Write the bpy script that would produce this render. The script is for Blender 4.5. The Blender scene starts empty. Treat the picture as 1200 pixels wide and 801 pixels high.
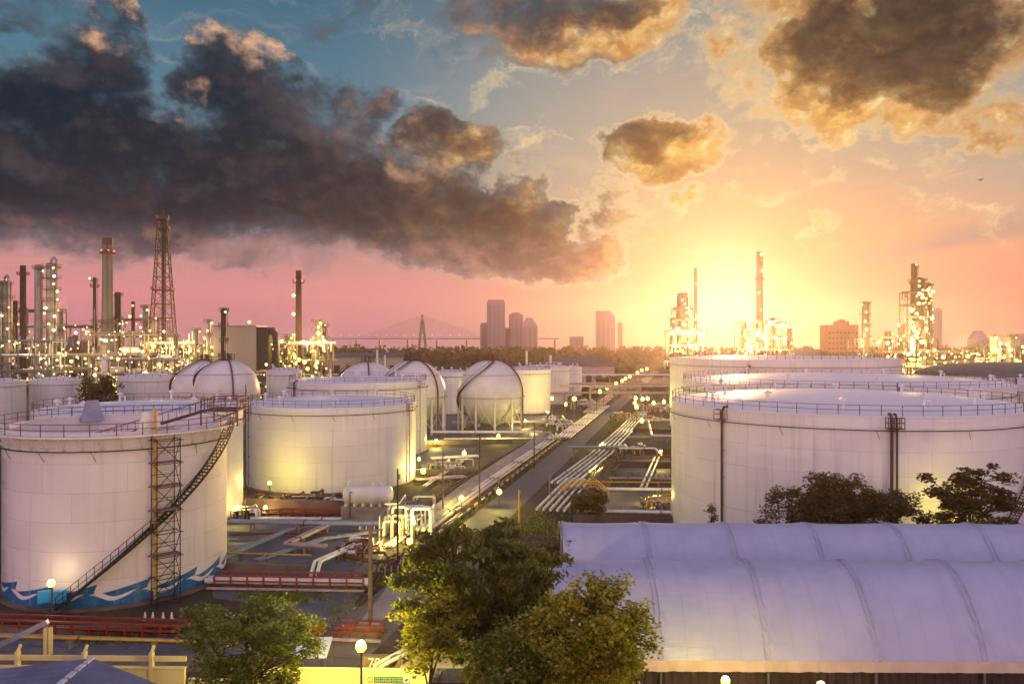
import bpy, bmesh, math, random
from math import sin, cos, pi, radians, sqrt, atan2, degrees
from mathutils import Vector, Matrix, noise as mnoise
random.seed(11)
SC = bpy.context.scene
COL = SC.collection
RAD = radians

# ------------------------------------------------------------------ camera
CAM_H, FPX = 23.0, 933.3
cam_data = bpy.data.cameras.new('camera')
cam_data.lens, cam_data.sensor_width = 28.0, 36.0
cam_data.clip_start, cam_data.clip_end = 0.5, 30000
cam = bpy.data.objects.new('camera', cam_data)
COL.objects.link(cam)
cam.location, cam.rotation_euler = (0, 0, CAM_H), (RAD(90), 0, 0)
SC.camera = cam
SC.render.engine = 'CYCLES'
vs = SC.view_settings
vs.view_transform, vs.look, vs.exposure, vs.gamma = 'Standard', 'None', 0.0, 1.0
cy = SC.cycles
cy.use_denoising = True
cy.use_adaptive_sampling, cy.adaptive_threshold, cy.adaptive_min_samples = True, .02, 16
try:
    cy.denoiser = 'OPENIMAGEDENOISE'
except Exception:
    pass
cy.max_bounces, cy.diffuse_bounces, cy.glossy_bounces = 5, 3, 2
cy.transmission_bounces, cy.transparent_max_bounces, cy.volume_bounces = 3, 8, 1
cy.sample_clamp_indirect, cy.sample_clamp_direct = 3.0, 0.0
cy.caustics_reflective = cy.caustics_refractive = False


def lin(c):
    """'#rrggbb' or sRGB triple -> linear rgb"""
    if isinstance(c, str):
        c = c.lstrip('#')
        c = [int(c[i:i + 2], 16) / 255 for i in (0, 2, 4)]
    return tuple(x / 12.92 if x <= .04045 else ((x + .055) / 1.055) ** 2.4 for x in c)


# ------------------------------------------------------------------ a tiny expression layer over shader nodes
class NT:
    def __init__(s, tree):
        s.t = tree

    def new(s, typ, **kw):
        n = s.t.nodes.new(typ)
        for k, v in kw.items():
            setattr(n, k, v)
        return n

    def put(s, sock, v):
        if isinstance(v, E):
            s.t.links.new(v.o, sock)
        elif v is not None:
            if hasattr(sock, 'default_value'):
                try:
                    sock.default_value = v
                except (TypeError, ValueError):
                    v = tuple(v) + (1.0,) if len(v) == 3 else v
                    sock.default_value = v

    def m(s, op, a, b=None, c=None, clamp=False):
        n = s.new('ShaderNodeMath', operation=op, use_clamp=clamp)
        for i, v in enumerate((a, b, c)):
            s.put(n.inputs[i], v)
        return E(s, n.outputs[0])

    def mix(s, f, a, b, blend='MIX'):
        n = s.new('ShaderNodeMix', data_type='RGBA', blend_type=blend)
        s.put(n.inputs[0], f)
        for sock, v in ((n.inputs[6], a), (n.inputs[7], b)):
            if not isinstance(v, E) and len(v) == 3:
                v = tuple(v) + (1.0,)
            s.put(sock, v)
        return E(s, n.outputs[2])

    def smooth(s, v, lo, hi, a=0.0, b=1.0, kind='SMOOTHSTEP'):
        n = s.new('ShaderNodeMapRange', interpolation_type=kind)
        for i, x in enumerate((v, lo, hi, a, b)):
            s.put(n.inputs[i], x)
        return E(s, n.outputs[0])

    def vec(s, x, y, z):
        n = s.new('ShaderNodeCombineXYZ')
        for i, v in enumerate((x, y, z)):
            s.put(n.inputs[i], v)
        return E(s, n.outputs[0])

    def sep(s, v):
        n = s.new('ShaderNodeSeparateXYZ')
        s.put(n.inputs[0], v)
        return [E(s, o) for o in n.outputs]

    def vm(s, op, a, b=None):
        n = s.new('ShaderNodeVectorMath', operation=op)
        s.put(n.inputs[0], a)
        if op == 'SCALE':
            s.put(n.inputs[3], b)
        else:
            s.put(n.inputs[1], b)
        return E(s, n.outputs[1] if op in ('DOT_PRODUCT', 'LENGTH', 'DISTANCE') else n.outputs[0])

    def noise(s, v, scale, detail=6, rough=.55, dist=0.0, col=False):
        n = s.new('ShaderNodeTexNoise')
        s.put(n.inputs['Vector'], v)
        n.inputs['Scale'].default_value = scale
        n.inputs['Detail'].default_value = detail
        n.inputs['Roughness'].default_value = rough
        n.inputs['Distortion'].default_value = dist
        return E(s, n.outputs[1 if col else 0])

    def ramp(s, v, stops, interp='LINEAR'):
        n = s.new('ShaderNodeValToRGB')
        r = n.color_ramp
        r.interpolation = interp
        while len(r.elements) < len(stops):
            r.elements.new(0.5)
        for e, (p, c) in zip(r.elements, stops):
            e.position = p
            e.color = tuple(c) + (1.0,)
        s.put(n.inputs[0], v)
        return E(s, n.outputs[0])


class E:
    def __init__(s, nt, o):
        s.n, s.o = nt, o

    def __add__(s, b): return s.n.m('ADD', s, b)
    __radd__ = __add__
    def __sub__(s, b): return s.n.m('SUBTRACT', s, b)
    def __rsub__(s, b): return s.n.m('SUBTRACT', b, s)
    def __mul__(s, b): return s.n.m('MULTIPLY', s, b)
    __rmul__ = __mul__
    def __truediv__(s, b): return s.n.m('DIVIDE', s, b)
    def max(s, b): return s.n.m('MAXIMUM', s, b)
    def min(s, b): return s.n.m('MINIMUM', s, b)
    def exp(s): return s.n.m('EXPONENT', s)


# ------------------------------------------------------------------ sky: Nishita base, dusk bands and cloud decks by true direction
SUN_AZ, SUN_EL = degrees(math.atan(252 / FPX)), 3.7      # azimuth from +Y towards +X


def ang(px, py):
    """direction of a point of the sky as azimuth, elevation in degrees"""
    x, z = (px - 600) / FPX, (400.5 - py) / FPX
    return degrees(math.atan(x)), degrees(math.atan2(z, sqrt(1 + x * x)))


def build_world():
    w = bpy.data.worlds.new('World')
    SC.world = w
    w.use_nodes = True
    t = w.node_tree
    t.nodes.clear()
    N = NT(t)
    tc = N.new('ShaderNodeTexCoord')
    d = N.vm('NORMALIZE', E(N, tc.outputs['Generated']))
    x, y, z = N.sep(d)
    az = N.m('ARCTAN2', x, y) * 57.29578
    el = N.m('ARCSINE', z) * 57.29578
    sd = (sin(RAD(SUN_AZ)) * cos(RAD(SUN_EL)), cos(RAD(SUN_AZ)) * cos(RAD(SUN_EL)), sin(RAD(SUN_EL)))
    sang = N.m('ARCCOSINE', N.vm('DOT_PRODUCT', d, sd).min(.99999)) * 57.29578
    # --- clear sky
    sky = N.new('ShaderNodeTexSky')
    sky.sky_type = 'NISHITA'
    sky.sun_disc = False
    sky.sun_elevation, sky.sun_rotation = RAD(SUN_EL), RAD(SUN_AZ)
    sky.air_density, sky.dust_density, sky.ozone_density = 1.5, 3.0, 1.5
    e01 = N.smooth(el, 0, 40, kind='LINEAR')
    def rmp(stops):
        return N.ramp(e01, [(min(1, a / 40), lin(c)) for a, c in stops])
    left = rmp([(0, '#c48794'), (1.6, '#d98a96'), (3.2, '#e38e96'), (5.2, '#cf8f90'), (8, '#a58a8c'), (12, '#738894'), (17, '#517a90'), (24, '#3a647c'), (40, '#32546c')])
    right = rmp([(0, '#d38a84'), (2.2, '#e58b80'), (4.4, '#ee9285'), (7, '#dba287'), (10, '#b9a494'), (15, '#9c9e9a'), (21, '#848f92'), (40, '#6d7f88')])
    col = N.mix(N.smooth(az, -14, 14), left, right)
    mid = N.smooth(N.m('ABSOLUTE', az - 8.0), 2, 22, 1, 0)
    col = N.mix(mid * N.smooth(el, 3, 12, .3, .55) * N.smooth(el, 26, 12), col, lin('#aaa49a'))
    # soft bands low over the horizon
    band = N.noise(N.vec(az * .045, el * .55, 3.7), 1.0, 4, .55)
    col = N.mix(N.smooth(band, .5, .75) * N.smooth(el, 11, 3) * .45, col, lin('#c98a94'))
    band2 = N.noise(N.vec(az * .06, el * .7, 9.1), 1.0, 5, .6)
    col = N.mix(N.smooth(band2, .52, .72) * N.smooth(el, 14, 6) * N.smooth(el, .5, 4) * .5, col, lin('#f3a08c'))
    col = N.vm('ADD', col, N.vm('SCALE', E(N, sky.outputs[0]), .008))
    # --- sun glow
    col = N.mix((sang * sang * (-1 / 220)).exp() * .42, col, lin('#f0ba7c'))
    col = N.mix((sang * sang * (-1 / 64)).exp() * .45, col, lin('#ffca6a'))
    glow = (sang * sang * (-1 / 9.0)).exp()
    # rays from behind the clouds, to the upper right
    ra = N.m('ARCTAN2', el - SUN_EL, az - SUN_AZ)
    rn = N.noise(N.vec(ra * 3.2, 0.0, 1.3), 1.0, 2, .5)
    rays = N.smooth(rn, .52, .68) * N.smooth(sang, 7, 13) * N.smooth(sang, 30, 18) * N.smooth(az, 17, 23)
    col = N.mix(rays * .55, col, lin('#7f8a92'))
    # --- clouds
    blobs = []
    def B(px, py, rx, ry, w=1.0):
        a, e = ang(px, py)
        blobs.append((a, e, rx / 16.3, ry / 15.2, w))
    for b in ((10, 185, 150, 84), (150, 205, 170, 72), (310, 212, 165, 70), (440, 225, 140, 62), (560, 262, 130, 52), (665, 287, 84, 38, .95),
              (95, 90, 62, 74, .82), (112, 30, 44, 30, .72), (285, 105, 70, 58, .82), (246, 48, 34, 24, .56), (316, 66, 34, 32, .68), (400, 140, 90, 46, .82), (552, 162, 58, 36, .84), (628, 205, 46, 32, .6),
              (610, 20, 130, 46, .66), (690, 38, 100, 40, .8), (1050, 60, 120, 84, 1.0), (985, 110, 70, 60, .85), (1140, 100, 80, 40, .62),
              (880, 35, 90, 66, .62), (945, 135, 80, 40, .60), (1090, 158, 130, 26, .62), (870, 105, 60, 30, .5), (790, 174, 70, 38, .82), (842, 180, 44, 22, .5), (735, 160, 40, 22, .48), (728, 262, 42, 66, .62), (772, 262, 60, 34, .50), (20, 12, 42, 22, .6), (378, 30, 40, 24, .52), (1195, 40, 45, 45, .6),
              (1055, 208, 36, 20, .46), (290, 294, 160, 22, .54), (640, 320, 110, 16, .5), (70, 282, 100, 18, .52), (965, 285, 30, 14, .40), (560, 60, 60, 24, .5), (740, 82, 30, 10, .44), (970, 225, 30, 10, .40)):
        B(*b)
    deck = blobs
    blobs = tops = []
    for b in ((114, 16, 46, 26), (318, 58, 34, 28), (246, 36, 34, 18), (232, 130, 30, 16, .6), (505, 165, 34, 26, .6)):
        B(*b)
    blobs = deck
    warp = N.noise(N.vec(az * .09, el * .11, 5.0), 1.0, 6, .62, col=True)
    wx, wy, wz = N.sep(warp)
    azw = az + (wx - .5) * 14.0
    elw = el + (wy - .5) * 10.5
    def mask(bl, ox=0.0, oy=0.0):
        M = None
        ax, ey = (azw + ox, elw + oy) if ox else (azw, elw)
        for a, e, ra_, re_, wt in bl:
            dx, dy = (ax - a) / ra_, (ey - e) / re_
            q = N.m('MULTIPLY_ADD', dx, dx, dy * dy)
            v = N.smooth(q, 1.9, .10, 0.0, wt)
            M = v if M is None else N.m('SMOOTH_MAX', M, v, .12)
        return M
    def fbm(a_, e_):
        big = N.noise(N.vec(a_ * .16, e_ * .22, 2.0), 1.0, 9, .62, .1)
        bil = N.m('ABSOLUTE', N.noise(N.vec(a_ * .40 + wx * 1.6, e_ * .52 + wy * 1.6, 1.0), 1.0, 6, .6) - .5)
        return (big - .5) * 1.55 + (.12 - bil) * .85
    # direction towards the sun across the sky
    tx_, ty_ = SUN_AZ - az, (SUN_EL + 1.0) - el
    tl = N.m('SQRT', tx_ * tx_ + ty_ * ty_) + .6
    ux, uy = tx_ / tl, ty_ / tl
    M = mask(blobs)
    Mo = mask(blobs, ux * 3.2, uy * 3.2)
    T = mask(tops)
    f0 = fbm(az, el)
    f1 = fbm(az + ux * 1.1, el + uy * 1.1)
    f2 = fbm(az + .6, el + 1.0)
    c = M * 1.02 + f0 - .43
    co = (M * .35 + Mo * .67) + f1 - .43                    # how much cloud lies between here and the sun
    near = (sang * sang * (-1 / 200)).exp()
    near2 = (sang * sang * (-1 / 850)).exp()
    leftside = N.smooth(az, 12, 5)
    alpha = N.smooth(c, -.06, N.smooth(az, -8, 10, .34, .30))
    thick = N.smooth(c, .0, .62)
    thru = (co.max(0.0) * -4.6).exp()                       # light let through from the sun's side
    lit2 = N.smooth(f0 - f2, -.10, .34)
    dk = N.mix(N.smooth(az, 6, 13), lin('#0b1a28'), lin('#211e1e'))
    dk = N.mix(N.smooth(f0, .0, .6) * .8, dk, N.mix(leftside, lin('#40372f'), lin('#24374a')))
    dk = N.mix(N.smooth(el, 9.0, 4.5) * .55 * leftside, dk, lin('#7c6a72'))
    dk = N.mix((sang * sang * (-1 / 90)).exp() * .9, dk, lin('#a8602a'))
    dk = N.mix(N.smooth(az, 9, 12) * N.smooth(el, 15, 10) * N.smooth(az, 18, 15) * .75, dk, lin('#a3662c'))
    gold = N.mix(near2, lin('#b58f86'), lin('#f5b55c'))
    gold = N.mix(near, gold, lin('#ffd974'))
    tex = N.noise(N.vec(az * .55 + wx * 2.0, el * .75 + wy * 2.0, 4.0), 1.0, 7, .62)
    gold = N.mix(N.smooth(tex, .56, .40) * .75, gold, N.mix(near, lin('#b5763c'), lin('#e09a48')))
    gold = N.mix(N.smooth(tex, .54, .70) * near2 * .8, gold, lin('#fff0bd'))
    amt = (thru * 1.25).min(1.0) * N.smooth(near2, .18, .55)
    body = N.mix(amt, dk, gold)
    veil = N.mix(leftside, N.mix(N.smooth(tex, .52, .68), N.mix(near2, lin('#a8907c'), lin('#f0b062')), lin('#ffe2a2')), N.mix(N.smooth(el, 4, 9), lin('#a9868a'), lin('#4f6270')))
    body = N.mix(thick, veil, body)
    body = N.mix(lit2 * T * N.smooth(c, -.05, .2), body, lin('#f0bb94'))
    body = N.mix(lit2 * N.smooth(el, 8.5, 5.5) * .45 * leftside, body, lin('#e0a08c'))
    rim = N.smooth(c, .30, .06) * N.smooth(c, -.04, .06) * N.smooth(near2, .45, .9)
    body = N.mix(rim * .9, body, N.mix(near, lin('#ffd690'), lin('#fff0b8')))
    low = N.smooth(el, 1.0, 4.5)
    col = N.mix(alpha * .97 * low, col, body)
    # small golden scraps and high thin streaks
    sc_ = N.noise(N.vec(azw * .24, elw * .46, 7.0), 1.0, 8, .64)
    col = N.mix(N.smooth(sc_, .52, .74) * N.smooth(near2, .1, .8) * N.smooth(el, 4.0, 8) * N.smooth(alpha, .8, .0) * .85, col, lin('#ffdca0'))
    st_ = N.noise(N.vec(azw * .10, elw * .9, 17.0), 1.0, 6, .6)
    col = N.mix(N.smooth(st_, .50, .72) * N.smooth(el, 7, 11) * N.smooth(alpha, .6, .0) * .40, col, N.mix(near2, lin('#8d98a0'), lin('#e6c39a')))
    # white core of the hidden sun
    col = N.mix((sang * sang * (-1 / 20.0)).exp() * .1, col, lin('#ffe7ad'))
    col = N.mix(glow * .3, col, (1.12, 1.0, .84))
    # --- the sky overhead and behind the viewer: lilac, its back part brightened as added fill light
    back = N.smooth(y, .25, -.35)
    backc = N.mix(N.smooth(el, 0, 35), BACK_LOW, BACK_HIGH)
    over = N.smooth(el, 30, 60)
    col = N.mix(over, col, OVER)
    col = N.mix(back, col, backc)
    col = N.mix(N.smooth(el, -0.5, -3.0), col, lin('#6a4a40'))
    vm = N.vm('SCALE', col, 10.0)
    tot = vm
    bg = N.new('ShaderNodeBackground')
    N.put(bg.inputs['Color'], tot)
    bg.inputs['Strength'].default_value = .1
    out = N.new('ShaderNodeOutputWorld')
    t.links.new(bg.outputs[0], out.inputs['Surface'])
    w.cycles.sampling_method = 'MANUAL'
    w.cycles.sample_map_resolution = 512


BACK_LOW, BACK_HIGH, OVER = (2.35, 1.50, 1.42), (.62, .54, .84), (.26, .28, .48)
build_world()
HAZE_COL, HAZE_D, HAZE_G = (.88, .72, .76, 1.0), .00016, .85

sun_d = bpy.data.lights.new('sun', 'SUN')
sun_d.energy, sun_d.angle, sun_d.color = 2.2, RAD(0.6), (1.0, .50, .18)
sun = bpy.data.objects.new('sun', sun_d)
COL.objects.link(sun)
_v = Vector((sin(RAD(SUN_AZ)) * cos(RAD(SUN_EL)), cos(RAD(SUN_AZ)) * cos(RAD(SUN_EL)), sin(RAD(SUN_EL))))
sun.rotation_euler = _v.to_track_quat('Z', 'Y').to_euler()

# ------------------------------------------------------------------ mesh builder
def frame_of(t):
    t = t.normalized()
    up = Vector((0, 0, 1)) if abs(t.z) < .95 else Vector((1, 0, 0))
    a = t.cross(up).normalized()
    return a, a.cross(t).normalized()


class MB:
    def __init__(s):
        s.v, s.f, s.sm = [], [], []

    def add(s, vs, fs, smooth=False):
        o = len(s.v)
        s.v.extend(tuple(p) for p in vs)
        s.f.extend(tuple(i + o for i in f) for f in fs)
        s.sm.extend([smooth] * len(fs))
        return s

    def box(s, c, d, rz=0.0):
        x, y, z = d[0] / 2, d[1] / 2, d[2] / 2
        ca, sa = cos(rz), sin(rz)
        vs_ = []
        for dz in (-z, z):
            for dx, dy in ((-x, -y), (x, -y), (x, y), (-x, y)):
                vs_.append((c[0] + dx * ca - dy * sa, c[1] + dx * sa + dy * ca, c[2] + dz))
        return s.add(vs_, [(3, 2, 1, 0), (4, 5, 6, 7), (0, 1, 5, 4), (1, 2, 6, 5), (2, 3, 7, 6), (3, 0, 4, 7)])

    def bar(s, a, b, w, h=None):
        h = h or w
        a, b = Vector(a), Vector(b)
        p, q = frame_of(b - a)
        vs_ = [e + p * i * w / 2 + q * j * h / 2 for e in (a, b) for i, j in ((-1, -1), (1, -1), (1, 1), (-1, 1))]
        return s.add(vs_, [(0, 1, 2, 3), (7, 6, 5, 4), (4, 5, 1, 0), (5, 6, 2, 1), (6, 7, 3, 2), (7, 4, 0, 3)])

    def tube(s, pts, r, n=8, cap=True):
        pts = [Vector(p) for p in pts]
        m = len(pts)
        rs = r if isinstance(r, (list, tuple)) else [r] * m
        t0 = (pts[1] - pts[0]).normalized()
        a, b = frame_of(t0)
        vs_, prev = [], t0
        for i, p in enumerate(pts):
            tin = (p - pts[i - 1]).normalized() if i else t0
            tout = (pts[i + 1] - p).normalized() if i < m - 1 else tin
            tt = (tin + tout)
            tt = tt.normalized() if tt.length > 1e-6 else tin
            q = prev.rotation_difference(tt)
            a, b = q @ a, q @ b
            prev = tt
            k = 1 / max(.5, tin.dot(tt))
            dirn = (tout - tin)
            for j in range(n):
                o = a * cos(2 * pi * j / n) + b * sin(2 * pi * j / n)
                if dirn.length > 1e-4:
                    dn = dirn.normalized()
                    o = o + dn * o.dot(dn) * (k - 1)
                vs_.append(p + o * rs[i])
        fs = [(i * n + j, i * n + (j + 1) % n, (i + 1) * n + (j + 1) % n, (i + 1) * n + j) for i in range(m - 1) for j in range(n)]
        s.add(vs_, fs, True)
        if cap and n > 2:
            o = len(s.v) - len(vs_)
            s.f.append(tuple(o + j for j in reversed(range(n))))
            s.f.append(tuple(o + (m - 1) * n + j for j in range(n)))
            s.sm += [False, False]
        return s

    def lathe(s, prof, n=48, c=(0, 0, 0), a0=0.0, a1=2 * pi, smooth=True):
        full = abs(a1 - a0) > 6.28
        k = n if full else n + 1
        vs_ = []
        for r, z in prof:
            for j in range(k):
                a = a0 + (a1 - a0) * j / n
                vs_.append((c[0] + r * cos(a), c[1] + r * sin(a), c[2] + z))
        fs = []
        for i in range(len(prof) - 1):
            for j in range(n):
                j2 = (j + 1) % k
                fs.append((i * k + j, i * k + j2, (i + 1) * k + j2, (i + 1) * k + j))
        return s.add(vs_, fs, smooth)

    def ring(s, R, z, r, n=64, m=6, c=(0, 0), a0=0.0, a1=2 * pi):
        prof = [(R + r * cos(2 * pi * i / m), z + r * sin(2 * pi * i / m)) for i in range(m + 1)]
        return s.lathe(prof, n, (c[0], c[1], 0), a0, a1)

    def sphere(s, c, r, n=16, m=10, sc=(1, 1, 1)):
        vs_ = [(c[0], c[1], c[2] - r * sc[2])]
        for i in range(1, m):
            ph = -pi / 2 + pi * i / m
            for j in range(n):
                a = 2 * pi * j / n
                vs_.append((c[0] + r * sc[0] * cos(ph) * cos(a), c[1] + r * sc[1] * cos(ph) * sin(a), c[2] + r * sc[2] * sin(ph)))
        vs_.append((c[0], c[1], c[2] + r * sc[2]))
        fs = [(0, 1 + (j + 1) % n, 1 + j) for j in range(n)]
        for i in range(m - 2):
            for j in range(n):
                fs.append((1 + i * n + j, 1 + i * n + (j + 1) % n, 1 + (i + 1) * n + (j + 1) % n, 1 + (i + 1) * n + j))
        L = len(vs_) - 1
        fs += [(L, 1 + (m - 2) * n + j, 1 + (m - 2) * n + (j + 1) % n) for j in range(n)]
        return s.add(vs_, fs, True)

    def prism(s, poly, z0, z1):
        n = len(poly)
        vs_ = [(x, y, z0) for x, y in poly] + [(x, y, z1) for x, y in poly]
        return s.add(vs_, [tuple(reversed(range(n))), tuple(range(n, 2 * n))] + [(i, (i + 1) % n, n + (i + 1) % n, n + i) for i in range(n)])

    def rail(s, pts, h=1.05, r=.025, step=2.0, mid=True, n=4):
        """posts and rails along a polyline"""
        for i in range(len(pts) - 1):
            a, b = Vector(pts[i]), Vector(pts[i + 1])
            s.bar(a + Vector((0, 0, h)), b + Vector((0, 0, h)), r * 2)
            if mid:
                s.bar(a + Vector((0, 0, h * .52)), b + Vector((0, 0, h * .52)), r * 1.6)
            k = max(1, int((b - a).length / step + .5))
            for j in range(k + (i == len(pts) - 2)):
                p = a.lerp(b, j / k)
                s.bar(p, p + Vector((0, 0, h)), r * 2)
        return s

    def obj(s, name, m, parent=None, loc=None):
        me = bpy.data.meshes.new(name)
        me.from_pydata(s.v, [], s.f)
        me.polygons.foreach_set('use_smooth', s.sm)
        if any(s.sm):
            me.set_sharp_from_angle(angle=RAD(42))
        me.materials.append(m)
        o = bpy.data.objects.new(name, me)
        COL.objects.link(o)
        if parent is not None:
            o.parent = parent
        if loc is not None:
            o.location = loc
        return o


def thing(name, label, cat, loc=(0, 0, 0), rz=0.0, group=None):
    o = bpy.data.objects.new(name, None)
    o.empty_display_size = .2
    COL.objects.link(o)
    o.location, o.rotation_euler = loc, (0, 0, rz)
    o['label'], o['category'] = label, cat
    if group:
        o['group'] = group
    return o


def tag(o, label, cat, group=None):
    o['label'], o['category'] = label, cat
    if group:
        o['group'] = group
    return o


def kind(o, k):
    o['kind'] = k
    return o


def copy_part(o, parent, loc, rz=None, scale=None):
    c = o.copy()
    COL.objects.link(c)
    c.parent = parent
    c.location = loc
    if rz is not None:
        c.rotation_euler = (0, 0, rz)
    if scale is not None:
        c.scale = scale
    return c


def copy_tree(o, label, loc, rz=0.0, scale=None):
    r = o.copy()
    COL.objects.link(r)
    r.location, r.rotation_euler = loc, (0, 0, rz)
    if scale is not None:
        r.scale = scale if isinstance(scale, tuple) else (scale,) * 3
    r['label'] = label
    for ch in list(o.children):
        c = ch.copy()
        COL.objects.link(c)
        c.parent = r
        for g in ch.children:
            e = g.copy()
            COL.objects.link(e)
            e.parent = c
    return r


def G(px, py, z=0.0):
    """ground point seen along a sight line of the survey photo"""
    Y = (CAM_H - z) * FPX / (py - 400.5)
    return Vector(((px - 600) * Y / FPX, Y, z))


def P(px, py, Y):
    return Vector(((px - 600) * Y / FPX, Y, CAM_H - (py - 400.5) * Y / FPX))


def lamp(name, loc, power, radius=.15, color=(1.0, .72, .28), parent=None):
    d = bpy.data.lights.new(name, 'POINT')
    d.energy, d.shadow_soft_size, d.color = power, radius, color
    o = bpy.data.objects.new(name, d)
    COL.objects.link(o)
    o.location = loc
    if parent is not None:
        o.parent = parent
    return o


# ------------------------------------------------------------------ materials
def new_mat(name):
    m = bpy.data.materials.new(name)
    m.use_nodes = True
    t = m.node_tree
    t.nodes.clear()
    N = NT(t)
    out = N.new('ShaderNodeOutputMaterial')
    b = N.new('ShaderNodeBsdfPrincipled')
    t.links.new(b.outputs[0], out.inputs['Surface'])
    return m, N, b, out


def objco(N):
    return E(N, N.new('ShaderNodeTexCoord').outputs['Object'])


def worldco(N):
    return E(N, N.new('ShaderNodeNewGeometry').outputs['Position'])


def bump(N, b, h, strength=.3, dist=.05):
    n = N.new('ShaderNodeBump')
    n.inputs['Strength'].default_value, n.inputs['Distance'].default_value = strength, dist
    N.put(n.inputs['Height'], h)
    N.t.links.new(n.outputs[0], b.inputs['Normal'])


def simple(name, col, rough=.6, metal=0.0, var=.25, scale=1.5, rust=0.0, bmp=0.0, spec=.4):
    m, N, b, out = new_mat(name)
    c = lin(col)
    p = objco(N)
    n = N.noise(p, scale, 5, .6)
    v = N.mix(N.smooth(n, .3, .7), tuple(x * (1 - var) for x in c), tuple(min(1, x * (1 + var * .6)) for x in c))
    if rust:
        r = N.noise(p, scale * 2.3, 7, .68)
        v = N.mix(N.smooth(r, .68 - rust * .3, .8 - rust * .2) * .85, v, lin('#4a2a1c'))
    N.put(b.inputs['Base Color'], v)
    b.inputs['Roughness'].default_value, b.inputs['Metallic'].default_value = rough, metal
    b.inputs['Specular IOR Level'].default_value = spec
    if bmp:
        bump(N, b, N.noise(p, scale * 8, 6, .65), bmp, .04)
    return m


def tank_paint(name, col='#dcd8d2', course=2.4, dirt=.95, mural=False, R=1.0):
    """painted plate: horizontal courses, staggered vertical welds, rain streaks and rust bleeding from seams"""
    m, N, b, out = new_mat(name)
    p = objco(N)
    x, y, z = N.sep(p)
    a = N.m('ARCTAN2', y, x)
    s = a * R
    base = lin(col)
    big = N.noise(N.vec(s * .12, z * .2, 0.0), 1.0, 4, .6)
    v = N.mix(N.smooth(big, .3, .7), tuple(c * .90 for c in base), base)
    streak = N.noise(N.vec(s * 1.3, z * .05, 3.0), 1.0, 6, .65)
    v = N.mix(N.smooth(streak, .5, .78) * dirt, v, tuple(c * k for c, k in zip(base, (.66, .61, .56))))
    fz = N.m('FRACT', z / course)
    row = N.m('FLOOR', z / course)
    seam = N.smooth(N.m('ABSOLUTE', fz - .5), .488, .497)
    fs = N.m('FRACT', s / 7.0 + row * .37)
    vseam = N.smooth(N.m('ABSOLUTE', fs - .5), .4955, .499)
    brk = N.noise(N.vec(s * .4, z * 2, 8.0), 1.0, 4, .6)
    sv = (seam * N.smooth(brk, .35, .6)).max(vseam * .5)
    v = N.mix(sv * .62, v, lin('#6c5a52'))
    pt = N.m('FRACT', N.m('SINE', N.m('FLOOR', s / 7.0 + row * .37) * 12.99 + row * 78.2) * 437.5)
    v = N.mix(N.smooth(pt, .2, 1.0) * .22, v, tuple(c * k for c, k in zip(base, (.72, .70, .70))))
    rs = N.noise(N.vec(s * 2.2, z * .16, 11.0), 1.0, 7, .7)
    v = N.mix(N.smooth(rs, .60, .78) * N.smooth(fz, .3, .98) * .75 * dirt, v, lin('#7a523c'))
    grime = N.noise(p, .9, 6, .7)
    v = N.mix(N.smooth(z, 1.4, .0) * N.smooth(grime, .35, .7) * .55, v, lin('#6f5f52'))
    if mural:
        # a band of painted waves: leaning crests, a paler ribbon in each wave
        u = s / 4.1
        zz = z
        sh = u - (zz - 1.9) * .20 + N.m('SINE', u * 1.7) * .08
        ph = N.m('FRACT', sh)
        top = N.m('POWER', ph, 1.35) * 1.0 + N.smooth(ph, .90, 1.0) * -.85 + N.smooth(ph, .0, .12) * -.12 + 1.42
        blue = N.smooth(zz - top, .03, -.03)
        ph2 = N.m('FRACT', u - (zz - 1.2) * .16 + .33)
        mid = N.m('SINE', ph2 * 6.2832 + .8) * .30 + .98 + ph2 * .30
        wid = N.smooth(ph2, .02, .30) * N.smooth(ph2, .98, .80) * .17
        rib = N.smooth(N.m('ABSOLUTE', zz - mid) - wid, .03, -.03) * N.smooth(ph2, .03, .06)
        blc = N.mix(N.smooth(N.noise(p, 1.2, 5, .6), .3, .7), lin('#1c5480'), lin('#286894'))
        mur = N.mix(rib, blc, base)
        mur = N.mix(N.smooth(streak, .48, .74) * .35, mur, lin('#8fa3ad'))
        mur = N.mix(N.smooth(N.noise(p, 2.2, 7, .72), .60, .70) * .5, mur, base)
        v = N.mix(blue, v, mur)
    N.put(b.inputs['Base Color'], v)
    N.put(b.inputs['Roughness'], N.smooth(grime, .3, .7, .38, .58))
    b.inputs['Specular IOR Level'].default_value = .35
    bump(N, b, (seam.max(vseam)) * -.6 + N.noise(N.vec(s * .25, z * .5, 0.0), 1.0, 3, .5) * .8, .35, .06)
    return m


def emit(name, col, k, sampled=False):
    m, N, b, out = new_mat(name)
    N.put(b.inputs['Base Color'], (.8, .8, .8))
    N.put(b.inputs['Emission Color'], col)
    b.inputs['Emission Strength'].default_value = k
    if not sampled:
        m.cycles.emission_sampling = 'NONE'
    return m


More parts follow.
